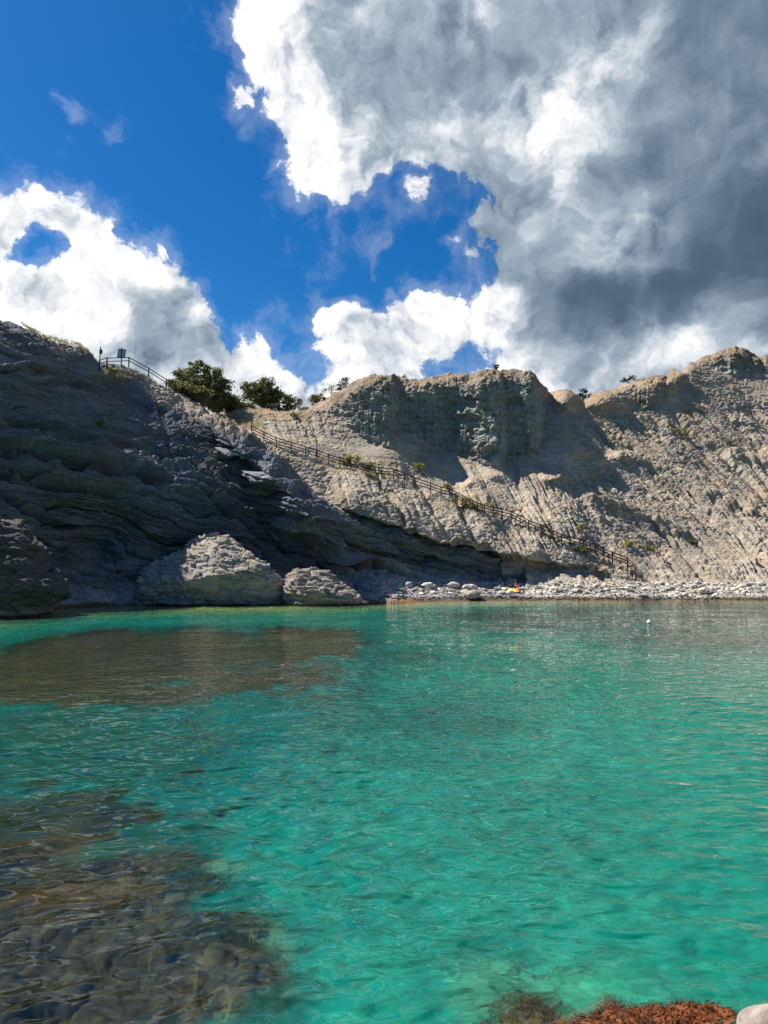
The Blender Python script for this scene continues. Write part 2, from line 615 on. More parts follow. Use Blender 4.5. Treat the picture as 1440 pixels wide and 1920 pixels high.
# ------------------------------------------------------------------ the cove: shore line, sky line, depth
SHORE_Y = [(-900, 30), (-420, 47), (0, 58), (100, 64), (250, 70), (530, 71.5), (680, 75.5), (800, 81), (1000, 84), (1200, 84.5), (1440, 84), (1860, 80), (2400, 70)]
SKYL = [(-420, 500), (-200, 545), (-60, 582), (0, 598), (60, 617), (110, 640), (150, 656), (185, 676), (200, 681), (245, 690), (280, 706), (312, 727), (345, 746), (380, 764), (403, 774),
        (420, 770), (440, 762), (480, 762), (520, 768), (570, 770), (590, 758), (610, 748), (640, 734), (660, 722), (690, 705), (715, 700), (740, 702), (765, 713), (790, 712), (820, 704),
        (850, 700), (880, 702), (920, 695), (960, 694), (995, 694), (1006, 702), (1020, 722), (1030, 737), (1045, 732), (1062, 728), (1080, 738), (1096, 753), (1110, 741), (1130, 732),
        (1150, 730), (1170, 718), (1200, 711), (1235, 702), (1250, 705), (1270, 700), (1290, 685), (1320, 668), (1350, 659), (1380, 651), (1400, 655), (1420, 668), (1440, 678), (1480, 690),
        (1600, 660), (1860, 640)]


def interp(tab, x):
    t = np.array(tab, float)
    return np.interp(x, t[:, 0], t[:, 1])


def shore_depth(px):
    return interp(SHORE_Y, px)


def shore_py(px):
    Y = shore_depth(px)
    u = -H_CAM / Y      # z/Y = (SP + u CP)/(CP - u SP)
    k = (u * CP - SP) / (CP + u * SP)
    return CY - k * F_PX


NC, NR = 1560, 600
cols = np.concatenate([np.linspace(-420, -20, 100, endpoint=False), np.linspace(-20, 1470, NC - 190), np.linspace(1474, 1860, 90)])
NC = len(cols)
vv = np.linspace(0, 1, NR)
sky_py = interp(SKYL, cols)
k3 = np.array([1, 2, 1]) / 4.0
sky_s = np.convolve(np.pad(sky_py, 2, mode='edge'), np.array([1, 2, 3, 2, 1]) / 9, mode='valid')
sh_py = shore_py(cols)
PX = np.broadcast_to(cols, (NR, NC)).copy()
PY = sh_py + (sky_s - sh_py) * vv[:, None]

# left wall of dark bedded rock with the second spur
S1P = [(-420, 1190, 47), (-420, 900, 55), (-420, 500, 66), (-200, 1170, 53), (-200, 800, 62), (-200, 545, 72),
       (0, 1150, 60), (0, 1000, 63.5), (0, 880, 67), (0, 760, 70), (0, 598, 77), (60, 700, 74), (100, 1130, 66), (100, 1000, 69), (100, 850, 72), (100, 720, 77.5), (110, 640, 83),
       (200, 1120, 71), (200, 950, 74), (190, 800, 80.5), (185, 677, 90), (245, 692, 95), (240, 755, 91.5), (258, 800, 87.5), (300, 1095, 76), (300, 1000, 78), (300, 950, 78.5), (300, 850, 85.5), (290, 890, 81), (300, 770, 93), (312, 727, 100),
       (300, 800, 90), (340, 790, 93), (370, 800, 91.5), (375, 770, 97.5), (400, 830, 88.5), (415, 870, 86.5), (425, 905, 85), (330, 870, 84.5), (360, 900, 83),
       (180, 1030, 76.5), (180, 1052, 74), (180, 1080, 72), (230, 1055, 74.5),
       (400, 776, 98), (430, 795, 94.5), (470, 820, 91), (520, 866, 86), (560, 903, 85), (600, 937, 84.5), (625, 955, 84.5),
       (450, 870, 86), (500, 930, 84), (360, 1000, 80), (450, 1000, 82), (450, 1060, 81), (550, 1000, 83), (600, 1050, 83.5), (550, 1090, 81), (650, 1096, 82), (400, 1085, 79), (400, 1125, 73), (530, 1135, 72), (680, 1130, 76),
       (700, 1000, 88.3), (700, 1050, 87.6), (700, 1085, 84), (760, 1000, 89.2), (760, 1050, 89), (760, 1092, 86.5), (820, 1025, 89.9), (820, 1060, 89.8), (820, 1090, 88), (900, 1040, 91.9), (900, 1070, 91.3), (900, 1092, 89.5),
       (980, 1060, 94), (980, 1090, 91), (800, 1125, 81), (900, 1124, 82.5), (1000, 1124, 84), (740, 1115, 79.5),
       (418, 764, 125), (450, 785, 122), (490, 808, 120), (540, 852, 116), (580, 888, 113), (622, 922, 110), (650, 925, 108), (700, 928, 108), (760, 938, 108), (830, 960, 110), (900, 975, 112), (700, 978, 89.6), (760, 998, 90), (820, 1021, 90.6), (900, 1031, 92.8), (600, 850, 135), (700, 850, 140)]
# the pale slopes
S2P = [(440, 763, 113), (520, 769, 114), (585, 766, 112), (460, 790, 108), (470, 802, 105), (560, 800, 107), (520, 832, 99), (570, 870, 97), (600, 850, 100), (600, 920, 92), (650, 800, 109), (700, 827, 107.5), (737, 834, 106.5),
       (640, 900, 94.5), (700, 880, 99), (760, 890, 100), (720, 950, 90.5), (640, 948, 88), (690, 968, 88), (800, 925, 97), (830, 1005, 89), (760, 985, 88.5), (900, 955, 96), (900, 1005, 91.5), (960, 1010, 93), (985, 1038, 90),
       (790, 850, 110.5), (800, 835, 112), (860, 848, 112), (850, 900, 104), (900, 900, 104), (920, 870, 109), (950, 860, 111),
       (1000, 960, 98), (1050, 1000, 95), (1050, 1050, 91), (1100, 1062, 91), (1180, 1076, 91), (1000, 885, 107), (1100, 900, 108), (1060, 830, 113), (1100, 800, 119), (1150, 750, 126), (1095, 753, 124), (1200, 850, 116), (1200, 950, 105), (1200, 1050, 95),
       (1300, 1072, 92.5), (1300, 950, 107), (1300, 800, 123), (1300, 700, 136), (1440, 1082, 91), (1440, 950, 108), (1440, 800, 127), (1440, 690, 141), (1380, 660, 144), (1200, 715, 130), (1250, 710, 133),
       (1000, 1092, 90.5), (1000, 1124, 84), (1200, 1088, 90.5), (1200, 1124, 84.5), (1440, 1092, 89), (1440, 1125, 84), (1860, 1130, 80), (1860, 1080, 88), (1860, 850, 118), (1860, 650, 142), (1650, 900, 113), (1650, 1085, 90),
       (740, 740, 124), (850, 705, 130), (950, 700, 131), (640, 740, 118), (1000, 720, 128),
       (300, 760, 135), (200, 900, 140), (0, 900, 140), (400, 900, 116), (-420, 800, 160), (500, 1000, 104), (600, 1060, 104), (0, 1150, 120), (300, 1130, 112)]


def coarse_tps(pts):
    """evaluate on a coarse pixel grid, then sample bilinearly"""
    st = 6
    gx = np.arange(-432, 1880, st)
    gy = np.arange(480, 1216, st)
    GX, GY = np.meshgrid(gx, gy)
    T = tps(pts, GX.astype(float), GY.astype(float))
    fx = np.clip((PX - gx[0]) / st, 0, len(gx) - 1.001)
    fy = np.clip((PY - gy[0]) / st, 0, len(gy) - 1.001)
    ix, iy = fx.astype(int), fy.astype(int)
    fx, fy = fx - ix, fy - iy
    return (T[iy, ix] * (1 - fx) + T[iy, ix + 1] * fx) * (1 - fy) + (T[iy + 1, ix] * (1 - fx) + T[iy + 1, ix + 1] * fx) * fy


def pfb(scale, seed, octv=4, ax=1.0, ay=1.0, rx=0.0):
    """fbm in the parameter plane (pixels)"""
    return fbm((PX + rx * PY) * ax / scale, PY * ay / scale, np.full(PX.shape, seed * 9.13), octv)


w1 = pfb(60, 1.0)
w2 = pfb(60, 2.0)
S1 = coarse_tps(S1P)
S1 = np.where(PX > 985, S1 + (PX - 985) * 1.5, S1)
S2 = coarse_tps(S2P)
# lip of the bedded overhang above the shaded undercut
LIP = [(560, 915), (600, 940), (640, 956), (700, 972), (760, 992), (820, 1016), (835, 1020), (870, 1018), (900, 1024), (940, 1036), (985, 1044), (1040, 1056), (1100, 1062), (1180, 1080), (1300, 1085)]
lipy = interp(LIP, PX) + 7 * w1 + 3 * pfb(14, 3.0)
dl = PY - lipy
lip_amt = interp([(540, 0), (600, 30), (880, 30), (940, 3.0), (1000, 2.2), (1060, 1.8), (1120, 1.2), (1180, 0), (1300, 0)], PX)
S2 = S2 + lip_amt * sstep(0, 9, dl) * np.where(PX > 985, 1 - sstep(14, 40, dl), 1.0)
# walls of the rock tower
TOW = [(540, 190), (570, 150), (585, 128), (600, 116), (620, 111.5), (640, 109.3), (670, 107.4), (700, 106.3), (728, 105.8), (736, 106.2), (741, 111.5), (750, 112.6), (800, 112.4), (850, 111.8), (885, 110.2), (905, 108.8), (925, 108.2),
       (940, 108.6), (948, 111.2), (975, 111.4), (990, 110.6), (1004, 111.3), (1012, 114), (1024, 119), (1040, 128), (1060, 150), (1090, 190)]
tx = PX + 5 * w1 + 2.0 * pfb(12, 4.0) - 0.05 * (PY - 760)
W = interp(TOW, tx) + 0.016 * (840 - PY) * 1.0
edge = np.clip((PY - sky_s) / 26.0, 0, 1)
W = W + 3.6 * (1 - edge) ** 2
# broken bands high on the wall
W3 = interp([(1130, 170), (1150, 150), (1168, 128.4), (1190, 125.8), (1215, 124.9), (1240, 125.5), (1250, 128), (1262, 145), (1280, 170)], PX + 5 * w1 + 0.12 * (PY - 735)) + 0.035 * (765 - PY) + 4 * (1 - edge) ** 2
W4 = interp([(1245, 175), (1262, 160), (1278, 145), (1295, 141), (1330, 138.4), (1380, 137.6), (1420, 138.6), (1445, 141), (1490, 150), (1540, 180)], PX + 6 * w2) + 0.035 * (712 - PY) + 3 * (1 - edge) ** 2
W = np.minimum(W, np.minimum(W3, W4))
W = W + 0.9 * np.sin(PY / 9.0 + 2.5 * w2) * sstep(0.1, 0.5, pfb(40, 5.0, 3))
S2b = S2.copy()
for (bx, by, sx_, sy_, am) in ((1135, 752, 32, 18, 3.5), (1060, 748, 20, 20, 5), (1255, 722, 18, 14, 3), (930, 888, 26, 12, 1.8), (1040, 895, 30, 9, 1.6), (880, 905, 14, 9, 1.4),
                               (1150, 860, 40, 10, 1.5), (1090, 845, 26, 10, 1.8)):
    S2b = S2b - am * np.exp(-((PX - bx + 6 * w1) / sx_) ** 2 - ((PY - by + 6 * w2) / sy_) ** 2)
YD = np.minimum(np.minimum(S1, S2b), W)
is1 = (S1 <= S2b) & (S1 <= W)
isw = (W < S1) & (W < S2b)
is2 = ~is1 & ~isw
# round every crest away from the viewer
YD = YD + 2.5 * np.clip(1 - (PY - sky_s) / 16.0, 0, 1) ** 2
# the foot-path bench along the fence is cut later from FENCE points

a_, b_ = ray(PX, PY)
X0, Y0, Z0 = a_ * YD, YD, H_CAM + b_ * YD


def normals_of(X, Y, Z):
    P = np.stack([X, Y, Z], -1)
    du = np.gradient(P, axis=1)
    dv = np.gradient(P, axis=0)
    n = np.cross(du, dv)
    n /= np.linalg.norm(n, axis=-1, keepdims=True) + 1e-9
    return n


def box_blur(a, r):
    for ax in (0, 1):
        c = np.cumsum(np.insert(np.pad(a, [(r + 1, r) if i == ax else (0, 0) for i in range(2)], mode='edge'), 0, 0, axis=ax), axis=ax)
        n = a.shape[ax]
        sl1 = [slice(None)] * 2
        sl2 = [slice(None)] * 2
        sl1[ax] = slice(2 * r + 2, 2 * r + 2 + n)
        sl2[ax] = slice(1, 1 + n)
        a = (c[tuple(sl1)] - c[tuple(sl2)]) / (2 * r + 1)
    return a


m1 = box_blur(is1.astype(float), 3)
mw = box_blur(isw.astype(float), 2)
m2 = np.clip(1 - m1 - mw, 0, 1)
beach = sstep(1088, 1096, PY - 0.0) * sstep(690, 760, PX)          # cobble strip
foot = sstep(1084, 1094, PY)
nrm = normals_of(box_blur(X0, 2), box_blur(Y0, 2), box_blur(Z0, 2))

# -- displacement (metres along the normal)
H = 0.0
rough = fbm(X0 / 6, Y0 / 6, Z0 / 6, 5, 0.55)
H = H + (0.9 - 0.50 * m2) * rough
cr, c2, ch = cells(X0 / 1.6 + 0.5 * rough, Y0 / 1.6, Z0 / 1.1)
H = H + (0.10 * m1 + 0.22 * mw + 0.04 * m2) * ch - (0.08 * m1 + 0.16 * mw) * (1 - sstep(0.0, 0.22, c2 - cr))
med = fbm(X0 / 1.3, Y0 / 1.3, Z0 / 0.9, 4, 0.6)
H = H + (0.30 * m1 + 0.42 * mw + 0.09 * m2) * med
H = H + 0.13 * fbm(X0 / 0.33, Y0 / 0.33, Z0 / 0.28, 2, 0.6)
H = H - 0.22 * m2 * np.clip(1 - 6 * np.abs(fbm(X0 / 2.2, Y0 / 2.2, Z0 / 1.4 + 9, 3, 0.6)), 0, 1) * sstep(-0.1, 0.3, pfb(60, 41.0, 2))

# bedding of the left wall: ledges dipping gently to the right, the upper part curved
dip = interp([(-420, 0.30), (100, 0.16), (350, 0.30), (620, 0.36), (900, 0.30), (1200, 0.25)], cols)
dipacc = np.cumsum(np.gradient(cols) * dip)
dipacc = dipacc - np.interp(0, cols, dipacc)
bed = (PY - dipacc[None, :]) + 14 * w1 + 5 * w2
low = sstep(790, 880, PY + 0.12 * PX) * (1 - sstep(1085, 1105, PY))
led = 0.0
for f_, am, sd in ((34.0, 1.25, 1.0), (14.0, 0.55, 5.0), (6.0, 0.26, 9.0)):
    t = bed / f_ + 1.3 * fbm(PX / 160, PY / 160, np.full(PX.shape, sd), 3)
    i = np.floor(t)
    f = t - i
    j = i.astype(np.int64) & 4095
    am_i = 0.55 + 0.45 * _val[_perm[j + 3 * int(sd)]]
    gate = 0.35 + 0.65 * sstep(-0.25, 0.3, fbm(PX / 90, bed / 30, np.full(PX.shape, sd * 3.7), 3))
    saw = (1 - f) ** 1.6 * sstep(0, 0.10, f)      # bed juts out at its top edge and shrinks back below
    crack = np.exp(-(np.minimum(f, 1 - f) / 0.09) ** 2)
    led = led + am * gate * (am_i * (saw - 0.35) - 0.55 * crack)
H = H + 1.9 * led * m1 * (0.30 + 0.70 * low)
# the thin beds of the overhang lip
lipband = np.exp(-((dl + 22) / 26.0) ** 2) * sstep(600, 660, PX) * (1 - sstep(860, 960, PX))
H = H + 0.6 * led * m2 * lipband
H = H + 0.35 * led * m2 * sstep(1000, 1060, PX) * sstep(1030, 1060, PY) * (1 - sstep(1080, 1090, PY)) * 1.5
# scarps: hard bands standing out of the right slope
b3 = (PY - 0.42 * PX) + 10 * w1
sc = np.exp(-(((b3 - 365) % 97) / 10.0) ** 2) * sstep(-0.05, 0.35, pfb(70, 7.0, 3)) * sstep(980, 1060, PX)
H = H + 1.3 * sc * m2
sawr = 0.0
for f_, am, sd in ((26.0, 0.8, 21.0), (10.0, 0.36, 23.0)):
    t = (PY - 0.30 * PX + 8 * w1) / f_
    i = np.floor(t)
    f = t - i
    gate = sstep(0.05, 0.35, fbm(PX / 80, t * 0.6, np.full(PX.shape, sd), 3))
    sawr = sawr + am * gate * ((1 - f) ** 1.5 * sstep(0, 0.12, f) - 0.3)
H = H + sawr * m2 * sstep(1000, 1150, PX) * (1 - foot)

# rain gullies running down the slopes
def gully(slope, width, seed, warp=10.0, sharp=1.0):
    s = (PX - slope * (PY - 900)) + warp * w1 + 0.3 * warp * pfb(20, seed + 0.5, 2)
    n = fbm(s / width, (PY + 0.4 * PX) / (width * 13.0), np.full(PX.shape, seed * 3.3), 2, 0.5)
    return np.clip(1 - np.abs(n) * 5.5, 0, 1) ** sharp


zm = sstep(560, 620, PX) * (1 - sstep(960, 1010, PX)) * sstep(845, 900, PY + 0.0 * PX)        # below the fence
zs = sstep(425, 470, PX) * (1 - sstep(585, 640, PX)) * (1 - sstep(800, 850, PY))           # saddle
zr = sstep(900, 990, PX)
zl = sstep(250, 300, PX) * (1 - sstep(440, 480, PX)) * (1 - sstep(860, 900, PY))           # under the upper fence
G = 0.0
G = G + zm * (1.25 * gully(0.55, 58, 1.0, 18, 1.3) + 0.35 * gully(0.6, 20, 2.0, 10))
G = G + zs * (0.6 * gully(0.45, 40, 3.0, 16) + 0.25 * gully(0.4, 15, 4.0, 8))
zone_a = zr * sstep(880, 910, PY) * (1 - sstep(1010, 1060, PY + 0.1 * (PX - 1000))) * (1 - sstep(1080, 1180, PX))
zone_b = zr * sstep(1060, 1160, PX) * sstep(745, 800, PY)
G = G + zone_a * (0.75 * gully(0.62, 15, 5.0, 6, 0.8) + 0.35 * gully(0.62, 7, 6.0, 4))
G = G + zone_b * (1.6 * gully(1.2, 52, 7.0, 16, 1.4) + 0.6 * gully(1.1, 18, 8.0, 7) + 0.3 * gully(1.05, 8, 9.0, 4))
G = G * (m2 + 0.0)
G = G + zl * m1 * (0.9 * gully(0.45, 30, 10.0) + 0.35 * gully(0.45, 12, 11.0, 5))
H = H - 0.78 * G * (1 - foot) * (1 - np.clip(1 - (PY - sky_s) / 22.0, 0, 1))
# runnels and flutes on the tower
H = H - 0.22 * mw * np.clip((PY - sky_s) / 25, 0, 1) * (1 - np.abs(fbm((PX + 3 * w1) / 9.0, PY / 120.0, np.full(PX.shape, 4.4), 2)) * 3).clip(0, 1)
tb = (PY - 0.20 * PX) + 8 * w2
t = tb / 13.0
f = t - np.floor(t)
H = H + 0.45 * mw * ((1 - f) * sstep(0, 0.15, f) - 0.4) * sstep(-0.1, 0.3, pfb(50, 31.0, 3))
for pl, w_, d_ in (([(-50, 838), (60, 852), (150, 872), (240, 886), (330, 908)], 8, 3.0), ([(-50, 880), (80, 905), (180, 922), (260, 930)], 7, 2.6), ([(0, 935), (60, 960), (120, 990), (190, 992)], 4, 1.6), ([(150, 1040), (200, 1043), (250, 1042)], 5, 1.6),
                   ([(330, 905), (400, 930), (470, 985), (520, 1030), (560, 1060)], 4, 1.8), ([(600, 1050), (660, 1056), (720, 1066), (770, 1080)], 6, 2.6), ([(0, 790), (80, 800), (180, 830), (260, 845)], 3.5, 1.2), ([(640, 985), (740, 1010), (815, 1035)], 3, 0.9),
                   ([(560, 1000), (640, 1020), (740, 1045), (820, 1068)], 3, 1.3), ([(420, 960), (520, 985), (620, 1010)], 3, 1.3), ([(-50, 700), (60, 690), (120, 705), (200, 745)], 3, 1.0), ([(480, 930), (560, 965), (650, 985)], 3, 1.2)):
    dd_ = PY - interp(pl, PX) - 6 * w1 - 3 * w2
    ends = sstep(pl[0][0] - 5, pl[0][0] + 40, PX) * (1 - sstep(pl[-1][0] - 50, pl[-1][0], PX))
    H = H - d_ * ends * m1 * np.exp(-(dd_ / w_) ** 2) * np.clip(0.75 + 0.9 * pfb(35, 17.0, 3), 0, 1.3)
    H = H + 0.5 * d_ * ends * m1 * np.exp(-((dd_ + 2.2 * w_) / (1.3 * w_)) ** 2)
footb = foot * sstep(690, 770, PX)
H = H * (1 - 0.85 * footb)
# keep the scree below the tower smooth
scree = np.exp(-((PX - 830) / 90.0) ** 2 - ((PY - 880 - 0.25 * (PX - 830)) / 28.0) ** 2) + np.exp(-((PX - 690) / 70.0) ** 2 - ((PY - 850) / 24.0) ** 2)
H = H * (1 - 0.6 * np.clip(scree, 0, 1) * m2)

XT, YT, ZT = X0 + nrm[..., 0] * H, Y0 + nrm[..., 1] * H, Z0 + nrm[..., 2] * H

# -- colour of the rock itself, plus an undercut tint that lifts its shade
def cmix(c, col, m):
    return c * (1 - m[..., None]) + np.array(col) * m[..., None]


T = np.zeros(PX.shape + (3,)) + np.array((0.325, 0.284, 0.234))
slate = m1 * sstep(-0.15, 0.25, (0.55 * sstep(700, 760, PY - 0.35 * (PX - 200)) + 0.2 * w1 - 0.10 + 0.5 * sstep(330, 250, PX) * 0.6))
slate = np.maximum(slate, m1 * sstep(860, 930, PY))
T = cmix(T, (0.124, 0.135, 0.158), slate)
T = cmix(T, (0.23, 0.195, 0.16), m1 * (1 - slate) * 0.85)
T = cmix(T, (0.25, 0.26, 0.235), mw * 0.9)
top = np.clip(1 - (PY - sky_s) / 30.0, 0, 1)
T = cmix(T, (0.235, 0.170, 0.112), np.clip(top * 1.4 + 0.6 * w2 * top, 0, 1) * (1 - m1) * 0.75)
och = sstep(0.02, 0.4, pfb(80, 12.0, 4) + 0.12) * sstep(1040, 1200, PX) * (1 - foot) * np.exp(-((PY - 800 - 0.35 * (PX - 1200)) / 95.0) ** 2)
T = cmix(T, (0.28, 0.20, 0.12), och * 0.6)
pale = sstep(0.05, 0.35, pfb(110, 14.0, 4)) * m2
T = cmix(T, (0.335, 0.298, 0.245), pale * 0.4)
T = cmix(T, (0.46, 0.43, 0.385), beach)
bl = sstep(1082, 1112, PY) * (1 - sstep(690, 760, PX)) * sstep(60, 130, PX)
T = cmix(T, (0.27, 0.29, 0.315), bl * (0.55 + 0.45 * sstep(-0.3, 0.3, pfb(30, 15.0, 4))))
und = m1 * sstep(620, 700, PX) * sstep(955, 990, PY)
T = cmix(T, (0.165, 0.172, 0.185), und)  # undercut face painted lighter to offset the deep shadow beneath the lip
cav = sstep(1050, 1085, PY) * sstep(590, 640, PX) * (1 - sstep(700, 980, PX))
T = cmix(T, (0.28, 0.285, 0.29), cav * 0.6)
wet = 1 - sstep(0.18, 0.62, ZT + 0.35 * w2)
T = cmix(T, (0.10, 0.075, 0.05), wet)
rust = wet * np.exp(-((PX - 750) / 40.0) ** 2)
T = cmix(T, (0.34, 0.15, 0.05), rust * 0.8)
bedc = fbm(PX / 220, bed / 7.0, PX * 0 + 2.2, 4, 0.65)
T = T * (1 + 0.75 * bedc * m1 * (1 - bl))[..., None]
T = T * (1 + 0.38 * fbm(PX / 45, bed / 16, PX * 0 + 6.1, 5, 0.6) * (1 - m1))[..., None]
stn = sstep(0.12, 0.4, pfb(38, 51.0, 4, 1.0, 0.5, -0.6)) * m2 * (1 - foot)
T = cmix(T, (0.19, 0.17, 0.145), stn * 0.45)
T = np.clip(T, 0.02, 0.9)

# rows beyond the crest (the far side falls away) and rows running down under the water
Vt = np.stack([XT, YT, ZT], -1)
back = []
cz = Vt[-1]
for dy, dz in ((0.8, 0.05), (2, 0.25), (4, 0.8), (7, 2), (11, 4), (17, 7.5), (26, 13), (40, 21), (60, 33), (90, 50)):
    r = cz.copy()
    kk = (cz[:, 1] + dy) / cz[:, 1]
    r[:, 0] *= kk
    r[:, 1] = cz[:, 1] + dy
    r[:, 2] = np.maximum(cz[:, 2] - dz, -6)
    back.append(r)
front = []
fz = Vt[0]
for dy, z in ((9, -6.0), (5, -3.0), (2.5, -1.2), (1.0, -0.4)):
    r = fz.copy()
    kk = (fz[:, 1] - dy) / fz[:, 1]
    r[:, 0] *= kk
    r[:, 1] = fz[:, 1] - dy
    r[:, 2] = z
    front.append(r)
Vall = np.concatenate([np.stack(front), Vt, np.stack(back)], 0)
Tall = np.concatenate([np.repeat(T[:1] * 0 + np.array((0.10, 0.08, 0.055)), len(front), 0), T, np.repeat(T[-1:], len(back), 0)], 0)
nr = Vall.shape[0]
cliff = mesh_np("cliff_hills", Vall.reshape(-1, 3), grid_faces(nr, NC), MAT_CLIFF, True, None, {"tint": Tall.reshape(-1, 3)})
tag(cliff, "steep bedded grey rock hills with a square-topped rock tower rising round the cove", "hill", kind='structure')


def ground(px, py):
    """point of the built hill seen through a pixel (nearest grid sample)"""
    c = int(np.argmin(np.abs(cols - px)))
    r = int(np.clip(round((sh_py[c] - py) / (sh_py[c] - sky_s[c]) * (NR - 1)), 0, NR - 1))
    return Vt[r, c].copy()

# ------------------------------------------------------------------ water surface: short choppy ripples
def polar_sheet(r_in, r_out, nth, nr_, half=math.radians(80)):
    """fan of quads in front of the camera foot, denser near the middle and near the eye"""
    s = np.linspace(-1, 1, nth)
    th = half * (0.36 * s + 0.64 * s ** 5)
    q = np.linspace(1 / r_in, 1 / r_out, nr_)
    r = 1 / q
    return np.meshgrid(th, r)


def band_noise(x, y, lam, ang, seed, stretch=2.2):
    """ripples of one size, crests lying across the direction ang"""
    c, s = math.cos(ang), math.sin(ang)
    a = (x * c + y * s) / lam
    b = (-x * s + y * c) / (lam * stretch)
    n = vnoise3(a, b, np.full(x.shape, seed * 5.17))
    return n + 0.25 * (1 - 2 * np.abs(n))      # rounded ripples, crests a little sharper than troughs


TH, R = polar_sheet(3.2, 150.0, 900, 1400)
WX, WY = R * np.sin(TH), R * np.cos(TH)
amp_var = 0.75 + 0.7 * fbm(WX / 9, WY / 9, WX * 0, 3)
Wz = 0
sp_r = np.abs(np.gradient(R, axis=0))
for lam, amp, ang, seed in ((2.6, 0.040, 1.9, 1), (1.5, 0.032, 1.55, 2), (0.85, 0.025, 1.95, 3), (0.5, 0.023, 1.7, 4), (0.31, 0.0195, 2.15, 5), (0.28, 0.016, 1.35, 6), (0.18, 0.0115, 1.9, 7), (0.12, 0.006, 1.6, 8)):
    fade = 1 - sstep(0.25, 0.6, sp_r / lam)
    Wz = Wz + amp * fade * band_noise(WX, WY, lam, ang, seed)
Wz = Wz * np.clip(amp_var, 0.35, 1.5) * (1.10 + 0.45 * sstep(3, -3, WX) * sstep(20, 11, WY))
# deep water tints more: depth of the bottom below each point is stored on the surface
def pix_of(x, y, z):
    d = y * CP + (z - H_CAM) * SP
    u = (z - H_CAM) * CP - y * SP
    return CX + F_PX * x / np.maximum(d, 0.3), CY - F_PX * u / np.maximum(d, 0.3)


def shore_dist(x, y):
    px_, _ = pix_of(x, y, np.zeros_like(x))
    return shore_depth(np.clip(px_, -900, 2400)) - y


def bottom_z(x, y):
    d = shore_dist(x, y)
    r = np.hypot(x, y)
    z = -0.06 - 0.30 * sstep(-1, 8, d) - 0.85 * sstep(46, 14, r)
    # the near ledge on the viewer's side, shallow at the lower left
    near = np.exp(-((x + 4.6) / 2.6) ** 2 - ((y - 6.2) / 3.2) ** 2)
    z = z + 0.35 * near
    return z + 0.10 * fbm(x / 5, y / 5, x * 0 + 3.3, 4) + 0.03 * fbm(x / 0.8, y / 0.8, x * 0, 3)


# (px, py, half width px, half height px, strength, rock share)
WEED = [(330, 1215, 380, 40, 1.0, 0), (150, 1270, 330, 52, 1.0, 0), (560, 1200, 170, 26, .8, 0), (420, 1290, 260, 42, .8, 0), (640, 1320, 130, 26, .5, 0), (760, 1228, 60, 14, .7, 0), (100, 1385, 300, 40, .6, 0), (860, 1290, 110, 18, .25, 0),
        (130, 1430, 430, 110, .60, 0), (-40, 1650, 230, 160, .85, .6), (1150, 1160, 330, 22, .62, .3), (1330, 1195, 190, 30, .6, .3), (1440, 1150, 160, 22, .6, .5), (120, 1562, 230, 24, 1.0, 0), (-60, 1480, 160, 60, .6, 0), (60, 1620, 150, 34, .7, .2), (215, 1735, 150, 26, .9, 0),
        (90, 1765, 130, 24, .8, 0), (310, 1720, 60, 16, .7, 0), (30, 1690, 260, 70, .75, .7), (90, 1850, 330, 120, .95, .9), (440, 1860, 130, 75, .95, .5), (250, 1780, 200, 60, .6, .7), (90, 1915, 480, 130, .95, .9), (240, 1695, 230, 80, .9, .7), (840, 1305, 170, 24, .5, 0), (700, 1335, 220, 30, .5, 0), (1000, 1480, 240, 40, .32, 0), (620, 1590, 200, 40, .30, 0), (900, 1730, 160, 36, .28, 0)]


def bed_of(px, py, zb=-0.6):
    """where the refracted view through a pixel of the water meets the bottom"""
    x, y, _ = on_plane(px, py, 0.0)
    L = math.hypot(x, y)
    i = math.atan2(L, H_CAM)
    t = math.asin(math.sin(i) / 1.333)
    k = (L + abs(zb) * math.tan(t)) / L
    return x * k, y * k


def near_left(X, Y, grow):
    """rocky brown shallows on the left below the viewer"""
    e = (0.15 + grow - 0.25 * Y) - X + 0.8 * fbm(X / 1.1, Y / 1.1, X * 0 + 2.9, 4)
    return sstep(-0.7, 1.3, e) * sstep(12.5 + grow, 9.5 + grow, Y + 0.8 * fbm(X / 1.5, Y / 1.5, X * 0 + 7.2, 3))


def weed_field(X, Y, g=1.0):
    nw = fbm(X / 3.5, Y / 3.5, X * 0 + 1.7, 5, 0.6)
    nw2 = fbm(X / 0.7, Y / 0.7, X * 0 + 4.1, 3, 0.6)
    weed = np.zeros(X.shape)
    rock = np.zeros(X.shape)
    for (px_, py_, rx_, ry_, a_s, rk) in WEED:
        cxw, cyw = bed_of(px_, py_)
        xr, _ = bed_of(px_ + rx_, py_)
        _, yn = bed_of(px_, py_ + ry_)
        _, yf = bed_of(px_, max(py_ - ry_, 1122))
        dx_w = abs(xr - cxw)
        dyw = np.where(Y > cyw, max(yf - cyw, 0.3), max(cyw - yn, 0.3))
        q = ((X - cxw) / dx_w) ** 2 + ((Y - cyw) / dyw) ** 2
        m_ = a_s * sstep(1.6 * g, 0.45 * g, q + 1.5 * nw + 0.8 * nw2)
        rock = np.where(m_ > weed, rk, rock)
        weed = np.maximum(weed, m_)
    return weed, rock, nw, nw2


